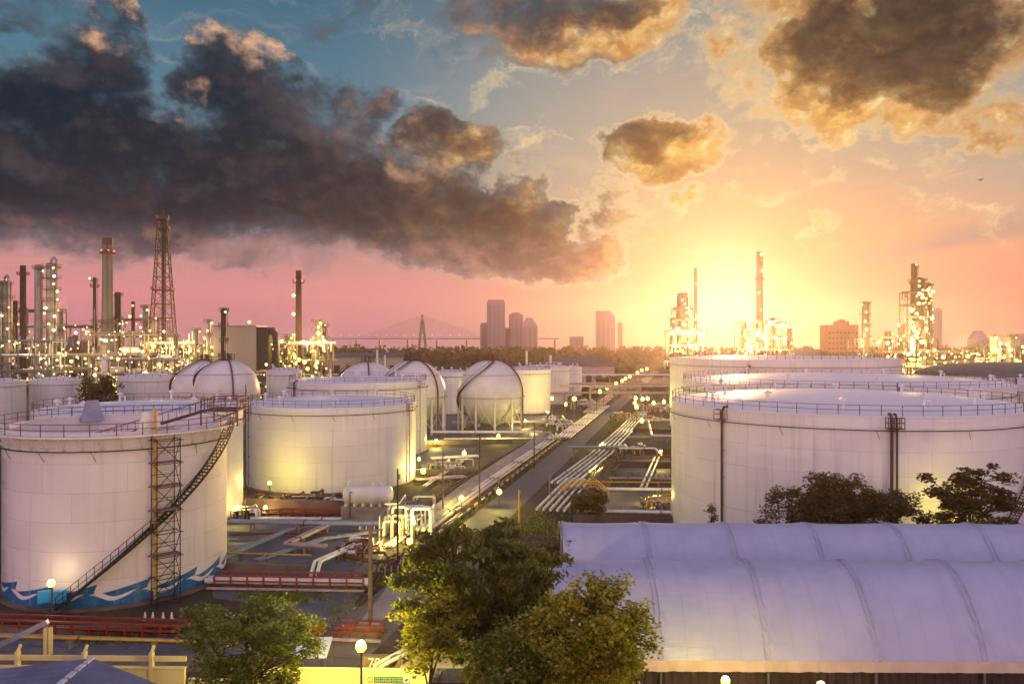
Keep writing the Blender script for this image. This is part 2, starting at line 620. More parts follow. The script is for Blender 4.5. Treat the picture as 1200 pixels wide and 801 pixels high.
def leaf_mat(name, c1, c2, c3=None):
    m = bpy.data.materials.new(name)
    m.use_nodes = True
    t = m.node_tree
    t.nodes.clear()
    N = NT(t)
    out = N.new('ShaderNodeOutputMaterial')
    g = N.new('ShaderNodeNewGeometry')
    rnd = E(N, g.outputs['Random Per Island'])
    big = N.noise(objco(N), .55, 3, .6)
    col = N.mix(rnd, lin(c1), lin(c2))
    if c3:
        col = N.mix(N.smooth(big, .48, .66) * N.smooth(rnd, .1, .7), col, lin(c3))
    d = N.new('ShaderNodeBsdfDiffuse')
    tr = N.new('ShaderNodeBsdfTranslucent')
    gl = N.new('ShaderNodeBsdfGlossy')
    gl.inputs['Roughness'].default_value = .45
    N.put(gl.inputs['Color'], (.6, .6, .6))
    N.put(d.inputs['Color'], col)
    N.put(tr.inputs['Color'], N.mix(.4, col, lin('#8a9a2a')))
    m1 = N.new('ShaderNodeMixShader')
    m1.inputs[0].default_value = .45
    t.links.new(d.outputs[0], m1.inputs[1])
    t.links.new(tr.outputs[0], m1.inputs[2])
    m2 = N.new('ShaderNodeMixShader')
    m2.inputs[0].default_value = .05
    t.links.new(m1.outputs[0], m2.inputs[1])
    t.links.new(gl.outputs[0], m2.inputs[2])
    t.links.new(m2.outputs[0], out.inputs['Surface'])
    return m


def ground_mat():
    m, N, b, out = new_mat('bare_ground')
    p = worldco(N)
    x, y, z = N.sep(p)
    n1 = N.noise(p, .035, 6, .6)
    n2 = N.noise(p, .25, 7, .65)
    n3 = N.noise(p, 2.5, 6, .7)
    c = N.mix(N.smooth(n2, .35, .65), lin('#3f332c'), lin('#574a40'))
    c = N.mix(N.smooth(n3, .4, .7) * .5, c, lin('#3a2f2a'))
    c = N.mix(N.smooth(n1, .52, .62) * N.smooth(n2, .42, .58), c, lin('#3f4128'))
    c = N.mix(N.smooth(n1, .46, .40) * .6, c, lin('#5d5450'))
    c = N.mix(N.smooth(y, 420, 700), c, lin('#333a28'))
    ck = N.new('ShaderNodeTexVoronoi', feature='DISTANCE_TO_EDGE')
    N.put(ck.inputs['Vector'], N.vm('ADD', N.vm('SCALE', p, .16), N.vm('SCALE', N.noise(p, .5, 4, .6, col=True), .5)))
    c = N.mix(N.smooth(E(N, ck.outputs['Distance']), .02, .004) * .6, c, lin('#241d1a'))
    n4 = N.noise(p, .6, 6, .7)
    c = N.mix(N.smooth(n4, .60, .70) * .55, c, lin('#29211e'))
    c = N.mix(N.smooth(n4, .36, .28) * .5, c, lin('#7a6e62'))
    N.put(b.inputs['Base Color'], c)
    b.inputs['Roughness'].default_value = .92
    b.inputs['Specular IOR Level'].default_value = .2
    bump(N, b, n3 + n2 * 2, .6, .12)
    return m


def paved(name, c1, c2, crack=.4, slab=None):
    m, N, b, out = new_mat(name)
    p = worldco(N)
    n2 = N.noise(p, .3, 6, .62)
    n3 = N.noise(p, 3.5, 6, .7)
    c = N.mix(N.smooth(n2, .35, .65), lin(c1), lin(c2))
    c = N.mix(N.smooth(n3, .45, .7) * .35, c, tuple(v * .6 for v in lin(c1)))
    st = N.noise(p, .9, 7, .7)
    c = N.mix(N.smooth(st, .58, .72) * crack, c, tuple(v * .45 for v in lin(c1)))
    ck = N.new('ShaderNodeTexVoronoi', feature='DISTANCE_TO_EDGE')
    N.put(ck.inputs['Vector'], N.vm('ADD', N.vm('SCALE', p, .13), N.vm('SCALE', N.noise(p, .6, 5, .65, col=True), .6)))
    c = N.mix(N.smooth(E(N, ck.outputs['Distance']), .014, .003) * .75, c, lin('#2a2422'))
    oil = N.noise(p, .45, 4, .55)
    c = N.mix(N.smooth(oil, .62, .70) * .55, c, lin('#2e2828'))
    if slab:
        x, y, z = N.sep(p)
        u, w = x * .976 - y * .217, x * .217 + y * .976
        j = N.smooth(N.m('ABSOLUTE', N.m('FRACT', w / slab) - .5), .488, .497)
        c = N.mix(j * .6, c, lin('#2c2725'))
    N.put(b.inputs['Base Color'], c)
    N.put(b.inputs['Roughness'], N.smooth(n2, .3, .7, .55, .85))
    bump(N, b, n3, .4, .03)
    return m


def membrane_mat():
    m, N, b, out = new_mat('white_membrane')
    p = objco(N)
    x, y, z = N.sep(p)
    n = N.noise(p, .5, 5, .6)
    st = N.noise(N.vec(x * 1.6, y * .25, z * .25), 1.0, 6, .65)
    c = N.mix(N.smooth(n, .3, .7), lin('#9a9bb4'), lin('#a3a3bb'))
    c = N.mix(N.smooth(st, .52, .75) * .35, c, lin('#a9a3ac'))
    # gathered cloth beside each lacing seam, welded strips between, fine slack creases
    bay = 6.6
    fx = N.m('ABSOLUTE', N.m('FRACT', x / bay) - .5) * bay     # half a bay at the seam
    nearseam = N.smooth(fx, 2.2, 3.25)
    gather = N.noise(N.vec(x * 2.6 + z * .9, y * .30, z * .9 + x * .8), 1.0, 5, .62)
    crease = N.noise(N.vec(x * .35, y * 3.2, z * 3.2), 1.0, 5, .6)
    fold = N.noise(N.vec(x * .9, y * .05, z * .05), 1.0, 3, .5)
    weld = N.smooth(N.m('ABSOLUTE', N.m('FRACT', x / 1.65) - .5), .488, .497)
    c = N.mix(weld * .22, c, lin('#857f8c'))
    c = N.mix(N.smooth(gather, .5, .68) * nearseam * .40, c, lin('#827c8c'))  # shade of the gathers tinted into the cloth colour
    c = N.mix(N.smooth(fold, .5, .7) * .20, c, lin('#938c9a'))  # soft fold shade, likewise in the colour
    rn = N.noise(N.vec(x * 1.3, y * .10, z * .10), 1.0, 7, .7)
    c = N.mix(N.smooth(rn, .60, .78) * .45, c, lin('#7d7468'))
    N.put(b.inputs['Base Color'], c)
    b.inputs['Roughness'].default_value = .40
    b.inputs['Specular IOR Level'].default_value = .45
    bump(N, b, gather * nearseam * 1.5 + crease * (nearseam * .5 + .35) + fold * .8 - weld * .12, .75, .10)
    return m


M = {}
M['rail'] = simple('rust_red_rail', '#5c3030', .6, .2, .3, 2.0, .3)
M['dark_steel'] = simple('dark_steel', '#2e2624', .55, .4, .3, 2.0, .4)
M['steel'] = simple('weathered_steel', '#67615d', .45, .5, .25, .6, .2)
M['alu'] = simple('aluminium_cladding', '#85817d', .38, .7, .18, .4, .12)
M['plat'] = simple('platform_steel', '#5a4a3c', .55, .3, .3, 1.2, .4)
M['green_steel'] = simple('green_grey_steel', '#55605a', .55, .3, .25, 1.0, .3)
M['rust'] = simple('rusted_steel', '#4a322a', .75, .2, .35, .6, .4)
M['pipe_white'] = simple('white_pipe', '#d8d2cc', .45, .1, .16, .8, .12)
M['pipe_grey'] = simple('grey_blue_pipe', '#8f93a3', .45, .2, .2, .8, .15)
M['pipe_red'] = simple('red_pipe', '#6a3128', .5, .1, .25, 1.0, .2)
M['pipe_pink'] = simple('pink_grey_pipe', '#b49a92', .5, .1, .2, .8, .25)
M['red_rail'] = simple('orange_red_paint', '#8c2d1b', .5, .1, .2, 1.5, .1)
M['yellow'] = simple('yellow_paint', '#c99a22', .5, .1, .2, 1.2, .2)
M['concrete'] = simple('concrete', '#8d8278', .85, 0, .22, .5, .0, .4)
M['concrete_dark'] = simple('stained_concrete', '#6a5c52', .88, 0, .3, .6, .1, .5)
M['cream'] = simple('lamp_yellow_cream', '#dcc888', .8, 0, .14, .4, .0, .2)  # cream wall paint with lamp yellow put into its colour
M['earth'] = simple('earth_bank', '#55423a', .95, 0, .3, .5, .0, .8, .15)
M['grass'] = simple('rough_grass', '#4a5028', .95, 0, .4, .6, .0, .9, .1)
M['wood'] = simple('pole_wood', '#7a6450', .85, 0, .25, 1.5, .0, .4)
M['chimney'] = simple('chimney_concrete', '#68625f', .8, 0, .14, .15, .0, .2)
M['roof_white'] = tank_paint('white_roof_plate', '#dedade', 50.0, .3)
M['sphere'] = simple('white_sphere_paint', '#cfcac2', .40, .05, .10, .25, .05)
M['lamp_yellow'] = emit('lamp_yellow', (1.0, .62, .06), 3.4)
M['lamp_warm'] = emit('lamp_warm', (1.0, .76, .24), 3.0)
M['lamp_white'] = emit('lamp_white', (1.0, .86, .50), 2.8)
M['lamp_red'] = emit('lamp_red', (1.0, .05, .07), 3)
M['bark'] = simple('bark', '#4a3c30', .9, 0, .3, 2.0, .0, .7)
M['hazed_glass'] = simple('hazed_glass', '#75666f', .5, .1, .1, .05)  # window colour lightened in place of distance haze
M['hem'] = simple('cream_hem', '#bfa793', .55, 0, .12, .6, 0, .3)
M['membrane'] = membrane_mat()
M['ground'] = ground_mat()
M['asphalt'] = paved('asphalt', '#5c524e', '#6e645f', .35, 9.0)
M['pad'] = paved('grey_pad', '#4c4b52', '#62606a', .4, 6.0)
M['path'] = paved('pale_path', '#8a7f76', '#a2968c', .4, 4.0)
M['haze_city'] = simple('hazed_facade', '#8f7c86', .6, 0, .10, .02)  # distance haze mixed into the facade colour
M['beige'] = simple('beige_cladding', '#9d927c', .6, .05, .08, .05)
M['brown_block'] = simple('brown_facade', '#9a5a3c', .7, 0, .12, .05)
M['blue_roof'] = simple('blue_roof_sheet', '#6a6a7e', .55, .2, .2, .6, .1)
M['leaf_mid'] = leaf_mat('leaf_green_olive', '#56601e', '#7f8228', '#988a2c')
M['leaf_feather'] = leaf_mat('leaf_dark_olive', '#474a18', '#686420', '#7a6424')
M['leaf_lamplit'] = leaf_mat('leaf_lamp_yellow', '#7c7c1e', '#b8aa28', '#ccb030')  # golden lamplight put into the leaf colour
M['leaf_dark'] = leaf_mat('leaf_backlit_brown', '#443416', '#6a501e', '#7a5420')  # red-brown of the backlight put into the leaf colour

# ------------------------------------------------------------------ storage tanks
def tank_place(px0, px1, Yc):
    a0, a1 = math.atan((px0 - 600) / FPX), math.atan((px1 - 600) / FPX)
    c, h = (a0 + a1) / 2, (a1 - a0) / 2
    D = Yc / cos(c)
    return Yc * math.tan(c), Yc, D * sin(h)


def face_angle(X, Y, R, px):
    """angle round a tank of the shell point that faces the viewpoint at px"""
    b, c, D = math.atan((px - 600) / FPX), math.atan2(X, Y), sqrt(X * X + Y * Y)
    k = max(-1, min(1, D * sin(b - c) / R))
    t = math.asin(k) - (b - c)              # from the line to the viewer, positive to the right
    return atan2(-Y, -X) + t


def arc_pts(R, z, a0, a1, n):
    return [(R * cos(a0 + (a1 - a0) * i / n), R * sin(a0 + (a1 - a0) * i / n), z) for i in range(n + 1)]


def make_tank(name, label, X, Y, R, h, group, roof='cone', rise=.7, paint=None, rails='rail', stair=None, drops=(), ring_z=None,
              vents=6, detail=1, brackets=False, rail_step=2.0, base=.25):
    root = thing(name, label, 'storage tank', (X, Y, 0), 0, group)
    n = 128 if detail else 64
    m = paint or tank_paint('tank_paint', R=R)
    shell = MB().lathe([(R, base), (R, h)], n)
    if roof == 'open':
        shell.lathe([(R, h), (R - .05, h), (R - .05, h - 3.4)], n)
    shell.obj('shell', m, root)
    MB().lathe([(R + .45, 0), (R + .45, base), (R - .1, base + .004)], n).obj('foundation_ring', M['concrete_dark'], root)
    if roof == 'cone':
        prof = [(R + .06, h - .12), (R + .06, h + .02)] + [(R * (1 - t), h + .02 + rise * (1 - (1 - t) ** 2)) for t in (.1, .25, .4, .6, .8, .97)] + [(0.001, h + rise + .02)]
        MB().lathe(prof, n).obj('roof', M['roof_white'], root)
    elif roof == 'dome':
        k = 24
        mb = MB().lathe([(R + .05, h - .1)] + [(R * cos(t), h + rise * sin(t)) for t in [pi / 2 * i / 7 for i in range(7)]] + [(.01, h + rise)], k, smooth=False)
        mb.obj('roof', M['steel'], root)
    else:
        MB().lathe([(R - .25, h - 3.2), (R - .5, h - 2.6), (R - 1.2, h - 2.55), (R - 1.3, h - 3.1), (.01, h - 2.95)], n).obj('floating_roof', M['roof_white'], root)
    if roof != 'dome':
        rr = R + (.95 if roof == 'open' else -.12)
        zr = h - .25 if roof == 'open' else h + .02
        k = max(24, int(2 * pi * rr / rail_step))
        rl = MB()
        rad = .028 if detail else .04
        for zz in (1.05, .55):
            rl.ring(rr, zr + zz, rad, k * 2, 4)
        for i in range(k):
            a = 2 * pi * i / k
            rl.bar((rr * cos(a), rr * sin(a), zr), (rr * cos(a), rr * sin(a), zr + 1.05), rad * 2)
        rl.obj('railing', M[rails], root)
    if roof == 'open':
        wg = MB().lathe([(R + .003, h - .28), (R + 1.02, h - .28), (R + 1.02, h - .42), (R + .98, h - .33), (R + .003, h - .33)], n)
        wg.obj('walkway', M['pipe_white'], root)
        k = 40
        bk = MB().bar((R + .9, 0, h - .4), (R + .02, 0, h - 1.6), .09, .06).bar((R + .02, 0, h - .4), (R + .02, 0, h - 1.6), .08, .05)
        b0 = bk.obj('bracket', M['pipe_white'], root)
        for i in range(1, k):
            copy_part(b0, root, (0, 0, 0), 2 * pi * i / k)
    if ring_z:
        for j, zz in enumerate((ring_z,) if not brackets else (ring_z, ring_z + .45)):
            mb = MB().ring(R + .32, zz, .055 if j == 0 else .03, 96, 6)
            k = 28
            for i in range(k):
                a = 2 * pi * i / k
                mb.bar(((R) * cos(a), R * sin(a), zz), ((R + .32) * cos(a), (R + .32) * sin(a), zz), .05)
                if i % 2 == 0:
                    mb.bar(((R + .3) * cos(a), (R + .3) * sin(a), zz), ((R + .02) * cos(a + .4 / R), (R + .02) * sin(a + .4 / R), zz - .9), .03)
            mb.obj('cooling_ring', M['dark_steel'] if j == 0 else M['pipe_white'], root)
    for (px, rad, mm) in drops:
        a = face_angle(X, Y, R, px) if px > 3 else px
        p = MB()
        x0, y0 = (R + .30) * cos(a), (R + .30) * sin(a)
        zt = h + (.2 if roof != 'open' else .9)
        p.tube([((R - .6) * cos(a), (R - .6) * sin(a), zt), ((R - .1) * cos(a), (R - .1) * sin(a), zt), (x0, y0, zt - .5), (x0, y0, .5)], rad, 8)
        for zz in range(2, int(h), 3):
            p.bar((x0, y0, zz), (R * cos(a), R * sin(a), zz), .08)
        p.obj('down_pipe', M[mm], root)
        if detail and roof != 'open':
            q = MB().box(((R + .5) * cos(a), (R + .5) * sin(a), h - 1.15), (1.1, 1.0, .06), a)
            pts = [((R + .5) * cos(a) + dx * cos(a) - dy * sin(a), (R + .5) * sin(a) + dx * sin(a) + dy * cos(a), h - 1.12) for dx, dy in ((-.5, .5), (.5, .5), (.5, -.5), (-.5, -.5))]
            q.rail(pts, 1.05, .03, 1.0)
            q.obj('valve_platform', M['rust'], root)
    if stair:
        p0, p1, z1 = stair
        a0, a1 = face_angle(X, Y, R, p0), face_angle(X, Y, R, p1)
        add_stair(root, R, a0, a1, .5, z1, M['dark_steel'])
    rng = random.Random(int(X * 7 + Y))
    if roof == 'cone':
        for i in range(vents):
            a = 2 * pi * (i + .3) / vents
            d = R * rng.uniform(.75, .9)
            z = h + rise * (1 - (d / R) ** 2)
            v = MB()
            hh = rng.uniform(.8, 1.3)
            v.tube([(d * cos(a), d * sin(a), z - .1), (d * cos(a), d * sin(a), z + hh)], .16, 8)
            v.lathe([(.01, hh + .3), (.42, hh), (.42, hh - .12), (.1, hh - .12)], 10, (d * cos(a), d * sin(a), z))
            if i % 3 == 0:
                v.tube([(d * cos(a), d * sin(a), z + hh * .6), (d * cos(a) + .7, d * sin(a), z + hh * .6), (d * cos(a) + .7, d * sin(a), z)], .09, 6)
            v.obj('roof_vent', M['pipe_white'], root)
    return root


def add_stair(root, R, a0, a1, z0, z1, m, width=.85):
    st = MB()
    steps = max(12, int((z1 - z0) / .24))
    for i in range(steps):
        t = i / (steps - 1)
        a, z = a0 + (a1 - a0) * t, z0 + (z1 - z0) * t
        c = R + .25 + width / 2
        st.box((c * cos(a), c * sin(a), z), (width, .30, .05), a)
    n = max(16, steps // 2)
    for rr in (R + .22, R + .28 + width):
        for i in range(n):
            ta, tb = i / n, (i + 1) / n
            pa, pb = a0 + (a1 - a0) * ta, a0 + (a1 - a0) * tb
            za, zb = z0 + (z1 - z0) * ta, z0 + (z1 - z0) * tb
            st.bar((rr * cos(pa), rr * sin(pa), za - .05), (rr * cos(pb), rr * sin(pb), zb - .05), .05, .2)
    o = st.obj('stairway', m, root)
    hr = MB()
    rr = R + .28 + width
    for i in range(n):
        ta, tb = i / n, (i + 1) / n
        pa, pb = a0 + (a1 - a0) * ta, a0 + (a1 - a0) * tb
        za, zb = z0 + (z1 - z0) * ta, z0 + (z1 - z0) * tb
        for dz in (.5, 1.0):
            hr.bar((rr * cos(pa), rr * sin(pa), za + dz), (rr * cos(pb), rr * sin(pb), zb + dz), .05)
        hr.bar((rr * cos(pa), rr * sin(pa), za - .05), (rr * cos(pa), rr * sin(pa), za + 1.0), .045)
    hr.obj('handrail', m, o)
    return o


WT = 'white cylindrical storage tanks'
# near tank with the painted waves
AX, AY, AR, AH = -38.3, 77.9, 9.8, 15.2
tank_a = make_tank('storage_tank', 'large open-topped white tank with painted blue waves along its foot', AX, AY, AR, AH, WT, roof='open',
                   paint=tank_paint('wave_tank_paint', '#d9cfc8', 2.5, .55, True, AR), stair=(74, 261, AH - .3), ring_z=13.6, brackets=True)
# hatches standing above the rim, gauge platform, inner ladder
for px, m in ((93, 'blue_grey'), (177, 'white')):
    a = face_angle(AX, AY, AR, px) if px > 120 else pi / 2 + .75
    rr = AR - .45
    mb = MB()
    w0, w1 = 1.15, .55
    ca, sa = cos(a), sin(a)
    pt = lambda r, t, z: (r * ca - t * sa, r * sa + t * ca, z)
    vs_ = [pt(rr - .35, -w0, AH - .6), pt(rr - .35, w0, AH - .6), pt(rr + .30, w0, AH - .6), pt(rr + .30, -w0, AH - .6),
           pt(rr - .25, -w1, AH + 1.6), pt(rr - .25, w1, AH + 1.6), pt(rr + .2, w1, AH + 1.6), pt(rr + .2, -w1, AH + 1.6)]
    mb.add(vs_, [(0, 1, 2, 3), (7, 6, 5, 4), (0, 4, 5, 1), (1, 5, 6, 2), (2, 6, 7, 3), (3, 7, 4, 0)])
    mb.obj('foam_box', M['pipe_grey' if px == 93 else 'pipe_white'], tank_a)
a = face_angle(AX, AY, AR, 180)
MB().tube([((AR + .1) * cos(a), (AR + .1) * sin(a), AH + 1.9), ((AR + .42) * cos(a), (AR + .42) * sin(a), AH + 1.6), ((AR + .42) * cos(a), (AR + .42) * sin(a), .3)], .13, 8).obj('foam_riser', M['yellow'], tank_a)
a = face_angle(AX, AY, AR, 258) + .10
gp = MB()
c0 = Vector(((AR + .2) * cos(a), (AR + .2) * sin(a), AH + 1.15))
gp.box(c0, (3.4, 4.4, .12), a)
crn = [c0 + Vector((dx * cos(a) - dy * sin(a), dx * sin(a) + dy * cos(a), .06)) for dx, dy in ((-1.7, -2.2), (1.7, -2.2), (1.7, 2.2), (-1.7, 2.2), (-1.7, -2.2))]
gp.rail(crn, 1.1, .04, 1.1)
for c in crn[:4]:
    gp.bar(c, c - Vector((0, 0, 1.5)), .12)
gp.bar(crn[0] - Vector((0, 0, .1)), crn[2] - Vector((0, 0, 1.4)), .08)
gp.bar(crn[1] - Vector((0, 0, .1)), crn[3] - Vector((0, 0, 1.4)), .08)
gp.obj('gauge_platform', M['rail'], tank_a)
lad = MB()
pA, pB = c0 + Vector((-1.6 * cos(a), -1.6 * sin(a), 0)), Vector((-4.5, 3.5, AH - 2.6))
side = (pB - pA).cross(Vector((0, 0, 1))).normalized() * .45
for s_ in (-1, 1):
    lad.bar(pA + side * s_, pB + side * s_, .08, .22)
    lad.bar(pA + side * s_ + Vector((0, 0, 1)), pB + side * s_ + Vector((0, 0, 1)), .05)
for i in range(34):
    q = pA.lerp(pB, (i + .5) / 34)
    lad.bar(q - side, q + side, .06)
    if i % 4 == 0:
        for s_ in (-1, 1):
            lad.bar(q + side * s_, q + side * s_ + Vector((0, 0, 1)), .045)
lad.obj('rolling_ladder', M['rail'], tank_a)
# lamp washing the wave mural
# scaffolds
def scaffold(label, X, Y, R, px, zt, w, d, seed, mat='dark_steel'):
    rng = random.Random(seed)
    a = face_angle(X, Y, R, px)
    root = thing('scaffold_tower', label, 'scaffold', (X + (R + .75 + d / 2) * cos(a), Y + (R + .75 + d / 2) * sin(a), 0), a + pi / 2)
    po, br = MB(), MB()
    for sx in (-1, 1):
        for sy in (-1, 1):
            po.tube([(sx * w / 2, sy * d / 2, 0), (sx * w / 2, sy * d / 2, zt + rng.uniform(-.2, .5))], .045, 6)
    z = .4
    lift = 2.0
    k = 0
    while z < zt:
        for s_ in (-1, 1):
            br.bar((-w / 2 - .3, s_ * d / 2, z), (w / 2 + .3, s_ * d / 2, z), .06)
            br.bar((s_ * w / 2, -d / 2 - .3, z + .05), (s_ * w / 2, d / 2 + .3, z + .05), .06)
            br.bar((-w / 2, s_ * d / 2, z + 1.0), (w / 2, s_ * d / 2, z + 1.0), .05)
        if z + lift < zt + 1:
            s2 = 1 if k % 2 else -1
            br.bar((-w / 2 * s2, -d / 2, z), (w / 2 * s2, -d / 2, min(zt, z + lift)), .05)
            br.bar((w / 2 * s2, d / 2, z), (-w / 2 * s2, d / 2, min(zt, z + lift)), .05)
            br.bar((w / 2, -d / 2 * s2, z), (w / 2, d / 2 * s2, min(zt, z + lift)), .05)
        if k in (2, 4, 5, 6):
            MB().box((rng.uniform(-.05, .05), 0, z + .1), (w + .5, d * .9, .06)).obj('deck_board', M['wood'], root)
        z += lift * rng.uniform(.92, 1.05)
        k += 1
    po.obj('standards', M[mat], root)
    br.obj('ledgers_and_braces', M[mat], root)
    return root
scaffold('dark rusty scaffold tower standing against the wave-painted tank', AX, AY, AR, 187, 14.6, 2.0, 1.3, 3)
scaffold('narrow dark scaffold ladder tower at the outer side of the wave-painted tank', AX, AY, AR, 4, 13.4, 1.2, 1.0, 5)

BX, BY, BR = tank_place(36, 285, 106)
tank_b = make_tank('storage_tank', 'white tank half hidden just behind the wave-painted tank', BX, BY, BR, 14.3, WT, vents=9, ring_z=12.6)
CX, CY, CR = tank_place(287, 487, 133.7)
tank_c = make_tank('storage_tank', 'broad lilac white tank behind the small horizontal vessel', CX, CY, CR, 13.0, WT, vents=8, ring_z=11.9, drops=((478, .12, 'pipe_pink'), (293, .06, 'dark_steel')))
DX, DY, DR = tank_place(338, 500, 168.5)
tank_d = make_tank('storage_tank', 'white tank rising behind the broad tank and before the hidden sphere', DX, DY, DR, 15.0, WT, vents=8, ring_z=13.6, drops=((491, .10, 'pipe_pink'), (346, .14, 'rust')))
far_tanks = [
    (-80, 31, 215, 447, 'low pale tank at the outer edge under the left pipe racks'),
    (34, 97, 235, 445, 'pale tank with one dark pipe bend, below the two left process columns'),
    (137, 212, 243, 441, 'pale tank between the dark tree and the paired spheres'),
    (312, 354, 235, 434, 'small grey tank beside the foremost of the paired spheres'),
    (506, 552, 258, 436, 'pale tank seen between the half-hidden sphere and the free-standing sphere'),
    (578, 645, 262, 433, 'white tank just behind the free-standing sphere'),
    (604, 667, 300, 430, 'second white tank behind the free-standing sphere, with a lit edge'),
    (634, 682, 345, 430, 'farthest white tank in the row leading to the road gantry'),
]
for x0, x1, yc, ry, lab in far_tanks:
    X, Y, R = tank_place(x0, x1, yc)
    h = CAM_H - (ry - 400.5) * (Y - R * .3) / FPX
    make_tank('storage_tank', lab, X, Y, R, h, WT, vents=5, detail=0, ring_z=h - 1.3, rail_step=2.4, rise=.9)
# right-hand group
JX, JY, JR = 40.8, 99.4, 20.5
tank_j = make_tank('storage_tank', 'huge white tank beyond the membrane halls, two brown pipes down its side', JX, JY, JR, 15.6, WT, vents=12, ring_z=14.2,
                   drops=((848, .13, 'rust'), (1044, .15, 'rust'), (1050, .10, 'rust')), stair=(1138, 1215, 14.5), rise=1.3)
X, Y, R = tank_place(800, 1192, 147)
make_tank('storage_tank', 'wide white tank directly behind the huge tank, only its railed roof showing', X, Y, R, 15.9, WT, vents=10, ring_z=14.3, rise=1.2)
X, Y, R = tank_place(785, 1058, 214)
make_tank('storage_tank', 'tall white tank below the sunlit chimney, behind the railed roofs', X, Y, R, 18.8, WT, vents=6, detail=0, ring_z=17, stair=(845, 880, 17.5), rise=.6)
X, Y, R = tank_place(1068, 1290, 222)
make_tank('storage_tank', 'tank under a shallow grey dome, at the outer edge of the railed roofs', X, Y, R, 14.0, WT, roof='dome', rise=3.4, detail=0)
X, Y, R = tank_place(1150, 1330, 165)
make_tank('storage_tank', 'white tank cut off by the picture edge, before the grey-domed tank', X, Y, R, 14.6, WT, vents=5, detail=0, ring_z=13)


# ------------------------------------------------------------------ spheres on legs
def make_sphere(label, X, Y, R, zc, face=0.0, nleg=11):
    root = thing('spherical_tank', label, 'spherical tank', (X, Y, 0), 0, 'white spherical gas tanks')
    MB().sphere((0, 0, zc), R, 64, 40).obj('shell', M['sphere'], root)
    rl = R * .985
    for i in range(nleg):
        a = 2 * pi * (i + .5) / nleg
        MB().tube([(rl * cos(a), rl * sin(a), 0), (rl * cos(a), rl * sin(a), zc + .8)], .30, 10).obj('leg', M['sphere'], root)
    br = MB()
    for i in range(nleg):
        a, b = 2 * pi * (i + .5) / nleg, 2 * pi * (i + 1.5) / nleg
        A, B_ = (rl * cos(a), rl * sin(a)), (rl * cos(b), rl * sin(b))
        br.tube([(*A, 1.0), (*B_, zc - 1.2)], .06, 5)
        br.tube([(*B_, 1.0), (*A, zc - 1.2)], .06, 5)
    br.obj('brace_rods', M['pipe_white'], root)
    rg = MB().ring(R + .5, zc - 1.0, .10, 64, 6)
    rg.ring(R * .86, zc + R * .56, .07, 64, 6)
    rg.obj('spray_ring', M['pipe_pink'], root)
    # stair curling up one side to the crown
    sw = MB()
    hrl = MB()
    pts = []
    for i in range(41):
        t = i / 40
        ph = -1.05 + t * 2.45
        a = face + (-2.9 + t * 2.7)
        rr = R + .45
        pts.append(Vector((rr * cos(ph) * cos(a), rr * cos(ph) * sin(a), zc + rr * sin(ph))))
    for i in range(40):
        sw.bar(pts[i], pts[i + 1], .55, .16)
        hrl.bar(pts[i] + Vector((0, 0, 1)), pts[i + 1] + Vector((0, 0, 1)), .08)
        if i % 2 == 0:
            hrl.bar(pts[i], pts[i] + Vector((0, 0, 1)), .06)
    sw.bar(pts[0], (pts[0].x * 1.5, pts[0].y * 1.5, .2), .55, .16)
    s_ = sw.obj('stairway', M['rail'], root)
    hrl.obj('handrail', M['rail'], s_)
    # feed pipe over the shoulder
    a = face + .55
    pp = [((R + .3) * cos(t) * cos(a), (R + .3) * cos(t) * sin(a), zc + (R + .3) * sin(t)) for t in [1.45 - .1 * i for i in range(15)]]
    pp.append((pp[-1][0], pp[-1][1], .6))
    MB().tube(pp, .20, 8).obj('feed_pipe', M['pipe_red'], root)
    tp = MB().lathe([(.01, zc + R + .25), (1.9, zc + R + .25), (1.9, zc + R + .12), (.01, zc + R + .12)], 16)
    tp.rail([(1.85 * cos(t), 1.85 * sin(t), zc + R + .25) for t in [2 * pi * i / 10 for i in range(11)]], 1.1, .05, 1.2)
    for k in range(5):
        aa = k * 1.3
        tp.tube([(.8 * cos(aa), .8 * sin(aa), zc + R), (.8 * cos(aa), .8 * sin(aa), zc + R + 1.2 + .4 * (k % 3))], .16, 6)
    tp.obj('top_platform', M['rust'], root)
    return root


def sphere_at(label, px, py, halfpx, Y, face):
    c = math.atan((px - 600) / FPX)
    R = halfpx * Y * cos(c) / FPX * 1.0
    p = P(px, py, Y)
    return make_sphere(label, p.x, Y, R, p.z, face)
sphere_at('free-standing white sphere with a brown pipe over its shoulder', 575, 460, 38.5, 209, -.9)
sphere_at('white sphere half hidden by the stacked round tanks beside it', 484, 460, 38.5, 203, -1.2)
sphere_at('foremost of the two overlapping spheres, under the dark slim column', 266, 458, 39, 195, -1.6)
sphere_at('rear of the two overlapping spheres, mostly covered by its neighbour', 240, 458, 39, 217, -1.3)
sphere_at('sphere showing only its ribbed crown above two railed roofs', 431, 461, 38, 228, -1.9)

# ------------------------------------------------------------------ refinery
def lamp_proto(m, r):
    mb = MB().sphere((0, 0, 0), r, 8, 5)
    me = bpy.data.meshes.new('lamp')
    me.from_pydata(mb.v, [], mb.f)
    me.polygons.foreach_set('use_smooth', [True] * len(mb.f))
    me.materials.append(m)
    return me
LM = {'y': lamp_proto(M['lamp_yellow'], .5), 'w': lamp_proto(M['lamp_warm'], .5), 'b': lamp_proto(M['lamp_white'], .5), 'r': lamp_proto(M['lamp_red'], .5)}


def bulb(parent, loc, c='w', s=1.0):
    o = bpy.data.objects.new('lamp', LM[c])
    COL.objects.link(o)
    o.parent = parent
    o.location = loc
    o.scale = (s, s, s)
    return o


UNIT_LAMPS = []


